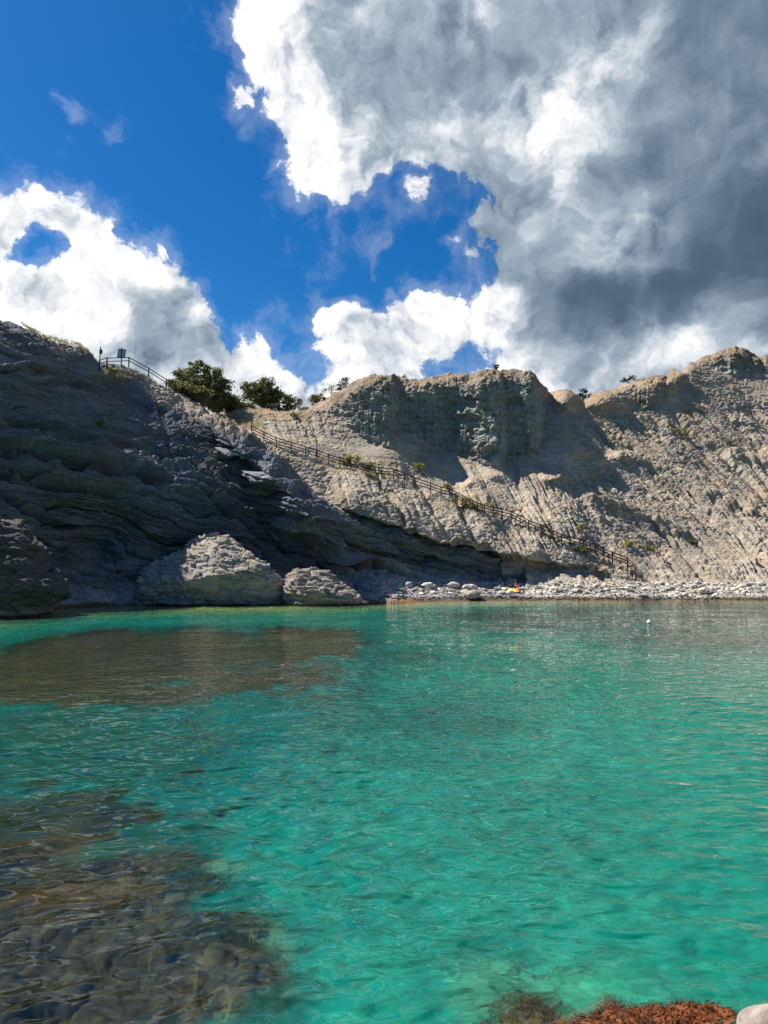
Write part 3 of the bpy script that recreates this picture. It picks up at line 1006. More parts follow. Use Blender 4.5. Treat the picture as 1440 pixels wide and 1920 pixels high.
weed_w = box_blur(weed_field(WX, WY)[0], 4)
dep = sstep(0, 20, shore_dist(WX, WY)) * (1.0 + 0.12 * sstep(0, 3, WX) * sstep(16, 8, R)) * 2.8 * (1 - 0.72 * sstep(0.40, 0.85, weed_w)) * (1 - 0.52 * near_left(WX, WY, 0.0))
brown_w = sstep(22, 5, shore_dist(WX, WY)) * sstep(4, 26, WX)
dep = dep * (1 - 0.55 * brown_w)
for px_, py_, rad_, k_ in ((1005, 1888, 0.85, 0.92), (430, 1850, 0.62, 0.35), (1235, 1945, 1.05, 0.6)):
    cx_, cy_, _ = [float(v) for v in on_plane(px_, py_)]
    dep = dep * (1 - k_ * sstep(1.25, 0.55, np.hypot(WX - cx_, WY - cy_) / rad_ + 0.25 * fbm(WX / 0.5, WY / 0.5, WX * 0 + 6.6, 3)))

water_m, nt = new_mat("sea_water")
geo = nt.node('ShaderNodeNewGeometry')
pos = geo.outputs['Position']
mp1 = nt.node('ShaderNodeMapping', None, Vector=pos, Rotation=(0, 0, 0.35), Scale=(1.0, 2.0, 1.0))
r1 = nt.noise(mp1.outputs[0], 2.4, 1, 0.5, 0.3)
mp2 = nt.node('ShaderNodeMapping', None, Vector=pos, Rotation=(0, 0, -0.5), Scale=(1.0, 1.8, 1.0))
r2 = nt.noise(mp2.outputs[0], 1.1, 1, 0.5, 0.2)
hh = nt.math('ADD', nt.math('MULTIPLY', r1, 0.55), nt.math('MULTIPLY', r2, 1.0))
bmp = nt.node('ShaderNodeBump', None, Strength=0.55, Distance=0.14, Height=hh)
nrm_s = bmp.outputs[0]
da = nt.node('ShaderNodeAttribute', {'attribute_name': 'depth'})
deep = nt.remap(da.outputs['Fac'], 0.0, 2.9, 0, 1)
tint = nt.mix(deep, (0.90, 0.97, 0.90), (0.060, 0.44, 0.385))
fr = nt.node('ShaderNodeFresnel', None, IOR=1.37, Normal=nrm_s)
gl = nt.node('ShaderNodeBsdfGlossy', None, Color=(1, 1, 1, 1), Roughness=0.0, Normal=nrm_s)
rf = nt.node('ShaderNodeBsdfRefraction', None, Color=tint, Roughness=0.0, IOR=1.333, Normal=nrm_s)
tr = nt.node('ShaderNodeBsdfTransparent', None, Color=tint)
under = nt.node('ShaderNodeMixShader', None, _0=0.55, _1=rf.outputs[0], _2=tr.outputs[0])
# light scattered back by the water itself
bmp2 = nt.node('ShaderNodeBump', None, Strength=1.0, Distance=0.35, Height=hh)
sc_ = nt.node('ShaderNodeBsdfDiffuse', None, Color=(0.010, 0.27, 0.23, 1), Normal=bmp2.outputs[0])
turb = nt.remap(da.outputs['Fac'], 0.3, 2.8, 0.0, 0.26)
body = nt.node('ShaderNodeMixShader', None, _0=turb, _1=under.outputs[0], _2=sc_.outputs[0])
ms = nt.node('ShaderNodeMixShader', None, _0=fr.outputs[0], _1=body.outputs[0], _2=gl.outputs[0])
out(nt, ms.outputs[0])
NTH, NRW = WX.shape[1], WX.shape[0]
water = mesh_np("sea_water", np.stack([WX, WY, Wz], -1).reshape(-1, 3), grid_faces(NRW, NTH), water_m, True, None, {"depth": dep.reshape(-1)})
tag(water, "clear turquoise sea water with short ripples filling the cove", "sea", kind='structure')

# ------------------------------------------------------------------ sea bed
TH, R = polar_sheet(2.6, 150.0, 560, 640)
BX, BY = R * np.sin(TH), R * np.cos(TH)
BZ = bottom_z(BX, BY)


weed, rockm, nw, nw2 = weed_field(BX, BY, 1.35)
nl_ = near_left(BX, BY, 0.9)
rockm = np.where(nl_ > weed, 0.85, rockm)
weed = np.maximum(weed, nl_)
rk1, rk2, rk3 = cells(BX / 0.42 + 0.9 * nw2, BY / 0.42 + 0.6 * nw, BX * 0 + 1.5)
BZ = BZ + weed * (0.05 + 0.08 * nw2 + 0.05 * nw) + weed * rockm * (0.20 * rk3 - 0.10 * (1 - sstep(0.0, 0.3, rk2 - rk1)) + 0.05 + 0.12 * fbm(BX / 0.25, BY / 0.25, BX * 0 + 3.1, 3))
sd = shore_dist(BX, BY)
bt = np.zeros(BX.shape + (3,)) + np.array((0.66, 0.74, 0.60))
peb = cells(BX / 0.34 + 0.4 * fbm(BX, BY, BX * 0, 2), BY / 0.34, BX * 0 + 0.5)
bt = bt * (1 + 0.35 * peb[2] - 0.45 * (1 - sstep(0.02, 0.2, peb[1] - peb[0])) * sstep(-0.2, 0.3, fbm(BX / 2, BY / 2, BX * 0 + 5.5, 3)))[..., None]
bt = cmix(bt, (0.30, 0.50, 0.42), sstep(0.05, 0.5, fbm(BX / 7, BY / 7, BX * 0 + 8.8, 4)) * 0.7)
bt = cmix(bt, (0.30, 0.225, 0.14), np.maximum(sstep(9, 1, sd) * 0.8, sstep(20, 4, sd) * sstep(5, 30, BX)))
bt = cmix(bt, (0.34, 0.42, 0.16), sstep(18, 8, sd) * sstep(12, -6, BX) * 0.85)
wc = np.array((0.100, 0.050, 0.018)) * (1 + 0.6 * nw2[..., None]) + np.array((0.0, 0.02, 0.0)) * np.clip(nw[..., None], 0, 1)
wc = wc * (1 - rockm[..., None]) + (np.array((0.062, 0.055, 0.046)) * (1 + 0.9 * nw2[..., None] + 0.4 * nw[..., None])) * rockm[..., None]
wm = sstep(0.06, 0.55, weed)[..., None]
bt = bt * (1 - wm) + np.clip(wc, 0.01, 1) * wm
bed_m, nt = new_mat("sea_bed_sand_and_weed")
geo = nt.node('ShaderNodeNewGeometry')
at_ = nt.node('ShaderNodeAttribute', {'attribute_name': 'tint'})
n_ = nt.noise(geo.outputs['Position'], 2.0, 6, 0.65)
kk = nt.math('MULTIPLY_ADD', n_, 1.5, 0.25)
kv = nt.node('ShaderNodeCombineXYZ', None, X=kk, Y=kk, Z=kk).outputs[0]
c_ = nt.mix(1.0, at_.outputs['Color'], kv, 'MULTIPLY')
b_ = nt.node('ShaderNodeBsdfDiffuse', None, Color=c_)
out(nt, b_.outputs[0])
bed = mesh_np("sea_bed", np.stack([BX, BY, BZ], -1).reshape(-1, 3), grid_faces(BX.shape[0], BX.shape[1]), bed_m, True, None, {"tint": bt.reshape(-1, 3)})
tag(bed, "pale sandy sea bed with brown weed patches under the water", "sea bed", kind='structure')

# ------------------------------------------------------------------ things: materials
MAT_WOOD = simple_mat("dark_stained_wood", (0.035, 0.023, 0.017), 0.7, 0.35, 3.0, 0.2)
MAT_METAL = simple_mat("dark_metal", (0.05, 0.05, 0.055), 0.5, 0.2, 5.0)
MAT_BOARD = simple_mat("grey_board_back", (0.30, 0.36, 0.40), 0.6, 0.12, 4.0)
MAT_YELLOW = simple_mat("yellow_sign", (0.80, 0.55, 0.06), 0.5, 0.08, 4.0)
MAT_WHITE = simple_mat("white_plastic", (0.82, 0.82, 0.80), 0.35, 0.05, 4.0)
MAT_SKIN = simple_mat("skin", (0.36, 0.19, 0.13), 0.6, 0.08, 8.0)
MAT_HAIR = simple_mat("dark_hair", (0.025, 0.018, 0.014), 0.7, 0.3, 30.0)
MAT_TRUNKS = simple_mat("dark_red_cloth", (0.16, 0.03, 0.03), 0.9, 0.2, 10.0)
MAT_TOWEL = simple_mat("yellow_cloth", (0.85, 0.50, 0.03), 0.9, 0.1, 10.0)
MAT_TOWEL2 = simple_mat("orange_cloth", (0.75, 0.16, 0.04), 0.9, 0.1, 10.0)
MAT_BARK = simple_mat("bark", (0.10, 0.075, 0.055), 0.9, 0.35, 4.0, 0.4)
MAT_BOULDER = rock_material("boulder_rock", 1.0, 1.6)
MAT_STONE = rock_material("beach_stone", 0.35, 3.0)


def leaf_mat(name, c1, c2, scale=0.9):
    m, nt = new_mat(name)
    geo = nt.node('ShaderNodeNewGeometry')
    n = nt.noise(geo.outputs['Position'], scale, 3, 0.6)
    rnd = geo.outputs['Random Per Island']
    k = nt.math('MULTIPLY_ADD', rnd, 0.5, nt.remap(n, 0.35, 0.7, 0, 0.6))
    c = nt.mix(k, c1, c2)
    d = nt.node('ShaderNodeBsdfPrincipled', None, Base_Color=c, Roughness=0.6, Specular_IOR_Level=0.3)
    t = nt.node('ShaderNodeBsdfTranslucent', None, Color=c)
    mx = nt.node('ShaderNodeMixShader', None, _0=0.35, _1=d.outputs[0], _2=t.outputs[0])
    out(nt, mx.outputs[0])
    return m


LEAF_DARK = leaf_mat("dark_oak_leaves", (0.065, 0.085, 0.032), (0.19, 0.20, 0.068))
LEAF_OLIVE = leaf_mat("olive_shrub_leaves", (0.09, 0.098, 0.027), (0.24, 0.22, 0.065))
LEAF_YEL = leaf_mat("yellow_green_leaves", (0.13, 0.14, 0.03), (0.30, 0.27, 0.06))
LEAF_DRY = leaf_mat("dry_grass_blades", (0.22, 0.19, 0.07), (0.40, 0.33, 0.14))
LEAF_PINE = leaf_mat("pine_needles", (0.018, 0.030, 0.016), (0.050, 0.065, 0.028))

# ------------------------------------------------------------------ fences on the hillside path
UPPER = [(187, 675), (201, 671), (242, 670), (279, 690), (312, 711), (343, 729), (376, 747), (399, 756)]
LOWER = [(472, 798), (495, 810), (518, 820), (546, 829), (573, 837), (595, 844), (617, 852), (637, 858), (658, 863), (690, 873), (715, 877), (738, 879), (758, 887), (778, 896), (807, 905), (827, 913), (843, 916), (855, 922), (867, 928), (881, 936),
         (895, 942), (908, 947), (925, 950), (941, 954), (958, 958), (975, 966), (991, 975), (1014, 984), (1037, 995), (1053, 1001), (1069, 1006), (1094, 1014), (1116, 1020), (1132, 1028), (1148, 1035), (1176, 1045), (1191, 1062), (1205, 1074)]


def build_fence(pts, drop_px, rails, height, label):
    G_ = [ground(p[0], p[1] + drop_px) for p in pts]
    tops = []
    root = empty("path_fence", tuple(G_[0]))
    tag(root, label, "fence")
    org = np.array(G_[0])
    for g, p in zip(G_, pts):
        tx_, _, tz = at(p[0], p[1], g[1])
        tops.append(np.array((float(tx_), g[1], float(tz))))
    for g, t in zip(G_, tops):
        m = MB()
        b = np.array((t[0], g[1], min(g[2], t[2] - 0.7) - 0.35))
        m.bar(b - org, t + (0, 0, 0.06) - org, 0.14, 0.14)
        m.build("post", MAT_WOOD, root)
    for off in rails:
        m = MB()
        for a, b in zip(tops[:-1], tops[1:]):
            s = np.array((0, -0.09, -off))
            m.bar(a + s - org, b + s - org, 0.06, 0.125)
        m.build("rail", MAT_WOOD, root)
    return root, tops


fence_u, tops_u = build_fence(UPPER, 16, (0.06, 0.55), 1.2, "short dark wooden two-rail fence at the top of the left cliff beside the notice board")
m = MB()
org = np.array(fence_u.location)
a, b = tops_u[-2], tops_u[-1]
m.bar(a + np.array((0, -0.09, -0.98)) - org, b + np.array((0, -0.09, -0.98)) - org, 0.06, 0.12)
m.build("rail", MAT_WOOD, fence_u)
fence_l, tops_l = build_fence(LOWER, 17, (0.06, 0.50, 0.92), 1.2, "long dark wooden three-rail fence running down the pale slope to the stony beach")

# ------------------------------------------------------------------ signs
def sign_root(name, px, py, label, cat):
    g = ground(px, py)
    r = empty(name, tuple(g))
    tag(r, label, cat)
    return r, g


r, g = sign_root("notice_board", 228, 682, "square notice board seen from behind on its post above the upper fence", "notice board")
Yb = g[1]
def loc(px, py, Y, g):
    x, y, z = at(px, py, Y)
    return np.array((float(x), Y, float(z))) - g
cpt = loc(227.5, 662, Yb - 0.1, g)
tilt = math.radians(7)
Rb = np.array(((math.cos(tilt), 0, math.sin(tilt)), (0, 1, 0), (-math.sin(tilt), 0, math.cos(tilt))))
m = MB(); m.bar((cpt[0], 0.0, -0.5), (cpt[0] + 0.02, 0.0, cpt[2] + 0.85), 0.12, 0.12); m.build("post", MAT_WOOD, r)
m = MB(); m.box(cpt + (0, 0.10, 0), (1.0, 0.03, 1.12), Rb); m.build("panel", MAT_BOARD, r)
m = MB()
for c_, s_ in (((0, 0, 0.60), (1.16, 0.06, 0.09)), ((0, 0, -0.60), (1.16, 0.06, 0.09)), ((-0.54, 0, 0), (0.09, 0.06, 1.11)), ((0.54, 0, 0), (0.09, 0.06, 1.11))):
    m.box(cpt + (0, 0.10, 0) + Rb @ np.array(c_), s_, Rb)
m.build("frame", MAT_METAL, r)

r, g = sign_root("sign_post", 188, 678, "thin post with a small dark box sign at the left end of the upper fence", "sign")
t_ = loc(188.6, 652, g[1], g)
b_ = loc(189.2, 659.5, g[1] - 0.12, g)
m = MB(); m.bar((0, 0, -0.4), (t_[0], 0, t_[2]), 0.10, 0.10); m.build("post", MAT_METAL, r)
m = MB(); m.box(b_, (0.40, 0.10, 0.62)); m.box(b_ + (0, -0.06, 0.0), (0.33, 0.03, 0.54)); m.build("panel", MAT_METAL, r)
m = MB(); m.box((t_[0], 0, t_[2] + 0.05), (0.2, 0.2, 0.08)); m.build("cap", MAT_METAL, r)

r, g = sign_root("trail_sign", 593, 856, "slim trail post with two small yellow plates beside the long fence", "sign")
t_ = loc(594, 823, g[1], g)
m = MB(); m.bar((0, 0, -0.4), (t_[0], 0, t_[2]), 0.12, 0.12); m.build("post", MAT_WOOD, r)
for py_, hh_, mt in ((828.3, 0.50, MAT_YELLOW), (836.0, 0.34, MAT_WHITE)):
    c_ = loc(594.2, py_, g[1] - 0.1, g)
    m = MB(); m.box(c_, (0.36, 0.03, hh_)); o_ = m.build("plate", mt, r)
    if mt is MAT_WHITE:
        o_["label"] = "small white plate"

# ------------------------------------------------------------------ trees and shrubs
def leaf_cloud(blobs, n, size, clump, seed, flat=0.0):
    """n leaf cards gathered in clumps through a set of ellipsoids (cx,cy,cz,rx,ry,rz)"""
    rg = np.random.default_rng(seed)
    vol = np.array([b[3] * b[4] * b[5] for b in blobs]) ** 0.75
    nc = max(8, n // 26)
    bi = rg.choice(len(blobs), nc, p=vol / vol.sum())
    d = rg.normal(size=(nc, 3))
    d /= np.linalg.norm(d, axis=1, keepdims=True)
    rad = rg.uniform(0.35, 1.0, nc) ** 0.5
    B = np.array(blobs)[bi]
    cen = B[:, :3] + d * rad[:, None] * B[:, 3:6]
    ci = rg.integers(0, nc, n)
    csz = clump * rg.uniform(0.5, 1.3, nc)
    pos = cen[ci] + rg.normal(size=(n, 3)) * csz[ci][:, None] * np.array((1, 1, 0.6 if flat == 0 else flat))
    u = rg.normal(size=(n, 3)); u /= np.linalg.norm(u, axis=1, keepdims=True)
    w_ = rg.normal(size=(n, 3)); v = np.cross(u, w_); v /= np.linalg.norm(v, axis=1, keepdims=True)
    s = size * rg.uniform(0.6, 1.4, n)[:, None]
    V = np.stack([pos - u * s, pos - v * s * 0.55, pos + u * s, pos + v * s * 0.55], 1).reshape(-1, 3)
    F = np.arange(4 * n).reshape(n, 4)
    return V, F


def plant(name, label, cat, base, blobs, n, size, clump, mat, seed, group=None, trunk=True, tr=0.14, flat=0.0, crown="crown"):
    root = empty(name, tuple(base))
    tag(root, label, cat, group)
    V, F = leaf_cloud(blobs, n, size, clump, seed, flat)
    mesh_np(crown, V, F, mat, False, root)
    rg = random.Random(seed)
    m = MB()
    big = max(blobs, key=lambda b: b[3] * b[5])
    top = np.array(big[:3])
    m.tube([(0, 0, -0.5), (top[0] * 0.2, top[1] * 0.2, top[2] * 0.4), (top[0] * 0.6, top[1] * 0.6, top[2] * 0.75), tuple(top + (0, 0, big[5] * 0.5))], [tr, tr * 0.8, tr * 0.55, tr * 0.15], 6)
    for b in blobs:
        for _ in range(3 if trunk else 1):
            e = np.array(b[:3]) + np.array([rg.uniform(-.7, .7) * b[3], rg.uniform(-.7, .7) * b[4], rg.uniform(-.3, .7) * b[5]])
            s0 = top * rg.uniform(0.3, 0.7)
            mid = (s0 + e) / 2 + np.array((0, 0, -0.06 * np.linalg.norm(e - s0)))
            m.tube([s0, mid, e], [tr * 0.42, tr * 0.3, tr * 0.1], 5)
    m.build("trunk" if trunk else "stem", MAT_BARK, root, True)
    return root


def px_blobs(specs, Y, base, depth=0.8):
    """ellipsoids given by (px, py, half width px, half height px) at depth Y, relative to base"""
    o = []
    k = Y / F_PX
    for (px, py, a, b) in specs:
        x, y, z = at(px, py, Y)
        o.append((float(x) - base[0], 0.0, float(z) - base[2], a * k, a * k * depth, b * k))
    return o


def crest(px):
    c = int(np.argmin(np.abs(cols - px)))
    return Vt[-1, c].copy()


def ridge_plant(name, label, cat, px, specs, n, size, clump, mat, seed, behind=3.0, **kw):
    c = crest(px)
    Y = c[1] + behind
    base = np.array((c[0] * Y / c[1], Y, c[2] - 0.12 * behind))
    return plant(name, label, cat, base, px_blobs(specs, Y, base), n, size, clump, mat, seed, **kw)


ridge_plant("oak_tree", "tallest spreading dark green tree rising behind the upper fence", "tree", 380, [(345, 702, 18, 12), (370, 690, 22, 13), (398, 704, 24, 14), (365, 712, 34, 14), (425, 722, 14, 9), (385, 722, 40, 12)], 6500, 0.22, 0.36, LEAF_DARK, 21, 8.0, tr=0.2)
ridge_plant("shrub", "broad olive shrub at the foot of the tallest tree, nearest the fence rails", "shrub", 345, [(328, 720, 14, 7), (345, 728, 22, 11), (366, 738, 26, 13)], 5000, 0.20, 0.32, LEAF_OLIVE, 22, 1.2, trunk=False)
ridge_plant("shrub", "large dark olive shrub filling the dip right of the fence end", "shrub", 412, [(400, 738, 24, 14), (418, 752, 30, 16), (442, 756, 20, 14), (388, 748, 20, 12), (415, 762, 26, 12)], 6500, 0.20, 0.34, LEAF_OLIVE, 23, 0.6, trunk=False)
ridge_plant("oak_tree", "rounded dense dark green tree standing alone in the middle of the saddle", "tree", 492, [(470, 728, 18, 14), (494, 722, 22, 12), (515, 738, 20, 14), (482, 744, 26, 16), (505, 752, 24, 14), (495, 740, 30, 18)], 7500, 0.21, 0.34, LEAF_DARK, 24, 3.0, tr=0.2)
ridge_plant("shrub", "low dark bush touching the right side of the rounded saddle tree", "shrub", 546, [(540, 748, 13, 8), (548, 757, 19, 12)], 2200, 0.15, 0.26, LEAF_DARK, 25, 2.0, trunk=False)
ridge_plant("shrub", "low scrub filling the gap between the fence-end shrub and the rounded tree", "shrub", 456, [(450, 762, 14, 8), (464, 763, 14, 7)], 1300, 0.17, 0.26, LEAF_OLIVE, 34, 0.5, trunk=False)
ridge_plant("shrub", "low olive scrub under the right edge of the rounded saddle tree", "shrub", 522, [(516, 764, 14, 6), (530, 766, 12, 6)], 900, 0.16, 0.24, LEAF_OLIVE, 35, 0.3, trunk=False)
ridge_plant("shrub", "small low tuft of scrub at the lowest point of the skyline", "shrub", 572, [(570, 768, 9, 5)], 420, 0.15, 0.22, LEAF_OLIVE, 36, 0.3, trunk=False)
ridge_plant("shrub", "olive bush at the left foot of the rock tower", "shrub", 592, [(588, 748, 10, 8), (598, 752, 18, 12)], 2000, 0.15, 0.26, LEAF_OLIVE, 26, 2.0, trunk=False)
ridge_plant("sparse_tree", "thin bare-looking tree with open twigs on the tower's left shoulder", "tree", 622, [(612, 733, 7, 6), (622, 722, 8, 7), (633, 724, 7, 6)], 260, 0.13, 0.3, LEAF_DARK, 27, 2.5, tr=0.09)
ridge_plant("pine_tree", "small upright pine beside the thin tree on the tower's left shoulder", "tree", 646, [(646, 713, 6, 5), (643, 722, 9, 6), (654, 721, 7, 4), (640, 731, 8, 5)], 620, 0.14, 0.24, LEAF_PINE, 28, 1.5, tr=0.1)
ridge_plant("shrub", "tiny round bush alone on the flat top of the rock tower", "shrub", 930, [(930, 688, 5, 4.5)], 200, 0.13, 0.16, LEAF_PINE, 29, 0.6, trunk=False, tr=0.07)
ridge_plant("shrub", "tiny dark bush in the notch of the rock tower's rim", "shrub", 760, [(757, 707, 4, 4)], 130, 0.12, 0.16, LEAF_PINE, 30, 0.6, trunk=False, tr=0.06)
ridge_plant("pine_tree", "small dark pine in the gap right of the rock tower", "tree", 1096, [(1095, 733, 7, 4), (1092, 741, 9, 5), (1100, 743, 8, 5)], 620, 0.15, 0.25, LEAF_PINE, 31, 3.0, tr=0.12)
ridge_plant("windswept_pine", "flat windswept pine leaning left on the right-hand ridge", "tree", 1180, [(1174, 711, 10, 2.5), (1186, 709, 8, 3), (1166, 713, 5, 2)], 420, 0.15, 0.22, LEAF_PINE, 32, 1.0, tr=0.1)
ridge_plant("shrub", "dark bush on the far right shoulder of the highest peak", "shrub", 1438, [(1434, 674, 9, 6), (1448, 678, 12, 7)], 500, 0.17, 0.26, LEAF_PINE, 33, 2.0, trunk=False)


def slope_shrub(label, px, py, a, b, n, mat, seed, size=0.12, group=None, lift=0.5):
    g = ground(px, py + b * 0.8)
    g[1] -= 0.25
    return plant("shrub", label, "shrub", g, px_blobs([(px - a * 0.35, py, a * 0.6, b), (px + a * 0.4, py + b * 0.2, a * 0.55, b * 0.8)], g[1], g, 0.7), n, size, 0.2, mat, seed, group, trunk=False, tr=0.05)


for i, sp in enumerate([
    ("long yellow-green shrub just above the long fence, largest on the slope", 655, 861, 24, 9, 900, LEAF_YEL), ("yellow-green shrub trailing right of the largest slope shrub", 690, 871, 22, 7, 520, LEAF_YEL),
    ("bright green bush standing on the shadow edge below the tower", 784, 874, 11, 9, 420, LEAF_YEL), ("small green bush beside the fence under the tower's shadow", 842, 912, 10, 5, 220, LEAF_OLIVE),
    ("yellowish clump below the long fence where the slope bulges", 870, 938, 18, 8, 420, LEAF_YEL), ("low yellowish clump just below the fence, right of the bulging one", 893, 948, 12, 6, 220, LEAF_YEL),
    ("dry yellow clump under the fence below the largest slope shrub", 690, 888, 12, 5, 260, LEAF_DRY), ("olive bush on the bare slope under the saddle trees", 556, 776, 13, 7, 320, LEAF_OLIVE),
    ("dark brown-green bush highest on the right slope", 1272, 809, 17, 6, 420, LEAF_OLIVE), ("pale olive patch of scrub right of the dark slope bush", 1368, 826, 16, 4, 260, LEAF_OLIVE),
    ("yellow-green tuft above the lower run of the fence", 1090, 988, 8, 5, 220, LEAF_YEL), ("dry olive shrub low on the slope above the fence end", 1182, 1018, 16, 6, 360, LEAF_YEL),
    ("flat olive shrub right of the one above the fence end", 1216, 1026, 18, 5, 340, LEAF_OLIVE), ("green tuft hugging the fence's lower posts", 1090, 1030, 16, 4, 240, LEAF_OLIVE),
    ("small dry bush alone on the lower right slope", 1296, 1014, 9, 3, 130, LEAF_OLIVE), ("grass-green tuft on the dark left cliff", 188, 792, 8, 4, 130, LEAF_YEL), ("low yellow bush beside the notice board's foot", 213, 696, 14, 6, 420, LEAF_YEL)]):
    slope_shrub(*sp[:6], sp[6], 60 + i)

# dry grass along the left crest, the path and the ochre slope: nobody could count it
gv_, gf_ = [], []
rg = np.random.default_rng(5)
spots = []
for _ in range(650):
    px_ = rg.uniform(60, 190)
    c = crest(px_)
    spots.append((c + np.array((0, -rg.uniform(-0.5, 3.0), -0.12)), 0.17))
for (px_, py_, sx_, sy_, k_) in ((225, 703, 26, 8, 500), (440, 785, 20, 8, 420), (470, 796, 12, 6, 200), (640, 868, 60, 8, 300), (700, 889, 24, 6, 240), (880, 946, 30, 8, 300), (1250, 800, 90, 30, 420), (1380, 850, 70, 40, 420), (1150, 780, 50, 20, 200)):
    for _ in range(k_):
        g = ground(px_ + rg.normal() * sx_, py_ + rg.normal() * sy_)
        spots.append((g, 0.2))
for (g, hgt) in spots:
    n0 = len(gv_)
    for _ in range(3):
        d = rg.normal(size=3) * (0.10, 0.10, 0.0)
        t = np.array((rg.normal() * 0.13, rg.normal() * 0.13, hgt * rg.uniform(0.7, 1.8)))
        s = np.array((0.035, rg.normal() * 0.01, 0))
        n0 = len(gv_)
        gv_ += [g + d - s, g + d + s, g + d + t]
        gf_.append((n0, n0 + 1, n0 + 2))
gr = mesh_np("dry_grass", np.array(gv_), np.array(gf_), LEAF_DRY, False)
tag(gr, "thin dry yellow grass along the cliff top and the path", "grass", kind='stuff')

# ------------------------------------------------------------------ boulders
def pillow(name, outline, Y, depth, mat, seed, shear=None, tint=(0.4, 0.36, 0.31), amp=0.35, nth=300, nph=150, tintf=None, led_amp=0.25, flatb=None):
    """closed rock: a pixel outline at depth Y given its own thickness, then roughened"""
    P = np.array([[float(v) for v in (at(px, py, Y)[0], at(px, py, Y)[2])] for px, py in outline])
    c = np.array(((P[:, 0].min() + P[:, 0].max()) / 2, (P[:, 1].min() * 0.6 + P[:, 1].max() * 0.4)))
    th = np.arctan2(P[:, 1] - c[1], P[:, 0] - c[0])
    rad = np.hypot(P[:, 0] - c[0], P[:, 1] - c[1])
    o = np.argsort(th)
    th, rad = th[o], rad[o]
    T_ = np.linspace(-math.pi, math.pi, nth, endpoint=False)
    rr_ = np.interp(T_, np.concatenate([th - 2 * math.pi, th, th + 2 * math.pi]), np.concatenate([rad] * 3))
    ph = np.linspace(-math.pi / 2, math.pi / 2, nph)
    PH, TT = np.meshgrid(ph, T_, indexing='ij')
    RR = np.broadcast_to(rr_, PH.shape)
    cs = np.sign(np.cos(PH)) * np.abs(np.cos(PH)) ** 0.75
    x = c[0] + RR * cs * np.cos(TT)
    z = c[1] + RR * cs * np.sin(TT)
    y = Y + depth * np.sin(PH)
    if shear:
        y = y + shear(x, z)
    V = np.stack([x, y, z], -1)
    n = np.cross(np.gradient(V, axis=1), np.gradient(V, axis=0))
    n = -n / (np.linalg.norm(n, axis=-1, keepdims=True) + 1e-9)
    cen = np.array((c[0], Y, c[1]))
    sgn = np.sign(((V - V.mean((0, 1))) * n).sum(-1).mean())
    n = n * sgn
    q = seed * 7.7
    h = amp * fbm(x / 1.6 + q, y / 1.6, z / 1.2, 5, 0.6)
    cr_, c2_, ch_ = cells(x / 1.5 + q + 0.5 * fbm(x / 2, y / 2, z / 2, 2), y / 1.5, z / 0.6)
    h = h + amp * 0.55 * ch_ - amp * 0.35 * (1 - sstep(0, 0.25, c2_ - cr_))
    t = (z + 0.18 * x) / 0.42 + 1.2 * fbm(x / 3 + q, y / 3, z / 3, 3)
    f = t - np.floor(t)
    h = h + led_amp * ((1 - f) ** 0.0 * sstep(0, 0.2, f) * (1 - f) * 1.6 - 0.5) * sstep(-0.2, 0.3, fbm(x / 2 + q, y / 2, z / 0.6, 3))
    h = h + 0.12 * amp * fbm(x / 0.2, y / 0.2 + q, z / 0.2, 2)
    V = V + n * (h * np.minimum(1, np.abs(np.cos(PH)) * 6 + 0.15))[..., None]
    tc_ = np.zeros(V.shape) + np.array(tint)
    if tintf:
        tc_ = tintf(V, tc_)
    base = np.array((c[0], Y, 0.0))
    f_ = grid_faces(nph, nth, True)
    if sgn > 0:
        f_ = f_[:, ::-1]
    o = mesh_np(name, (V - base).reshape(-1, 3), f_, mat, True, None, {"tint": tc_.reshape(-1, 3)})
    o.location = tuple(base)
    return o


def kink(pxa, pya, pxb, pyb, Y, up, down):
    xa, _, za = [float(v) for v in at(pxa, pya, Y)]
    xb, _, zb = [float(v) for v in at(pxb, pyb, Y)]

    def f(x, z):
        zt = za + (zb - za) * (x - xa) / (xb - xa)
        d = z - zt
        return np.where(d > 0, up * d, -down * d)
    return f


def low_pale(zlim, col, wetz=0.18):
    def f(V, tc_):
        m_ = sstep(zlim, 0.3, V[..., 2] + 0.6 * fbm(V[..., 0] / 1.2, V[..., 1] / 1.2, V[..., 2] / 1.2, 3))
        tc_ = cmix(tc_, col, m_)
        return cmix(tc_, (0.07, 0.06, 0.05), 1 - sstep(wetz * 0.4, wetz * 1.5, V[..., 2]))
    return f


o = pillow("boulder", [(250, 1075), (262, 1058), (300, 1045), (322, 1032), (330, 1013), (345, 1003), (370, 998), (400, 1001), (425, 1014), (447, 1030), (475, 1046), (505, 1066), (528, 1086), (534, 1108), (532, 1150), (480, 1158), (400, 1158), (320, 1158), (262, 1152), (252, 1125), (258, 1098)],
           73.5, 3.2, MAT_BOULDER, 1, kink(250, 1104, 510, 1062, 73.5, 1.25, 0.28), (0.30, 0.275, 0.245), 0.40, 420, 260, low_pale(2.2, (0.22, 0.24, 0.27)))
tag(o, "largest pale boulder with a humped sunlit top at the foot of the dark cliff", "boulder")
o = pillow("boulder", [(535, 1078), (545, 1069), (575, 1065), (605, 1068), (625, 1078), (632, 1090), (650, 1100), (672, 1113), (688, 1130), (684, 1150), (620, 1156), (560, 1156), (536, 1150), (532, 1112)],
           73.2, 2.4, MAT_BOULDER, 2, kink(535, 1105, 690, 1118, 73.2, 1.0, 0.22), (0.245, 0.222, 0.195), 0.34, 320, 180, low_pale(0.5, (0.20, 0.18, 0.16)))
tag(o, "brown layered boulder sloping to the water right of the largest boulder", "boulder")
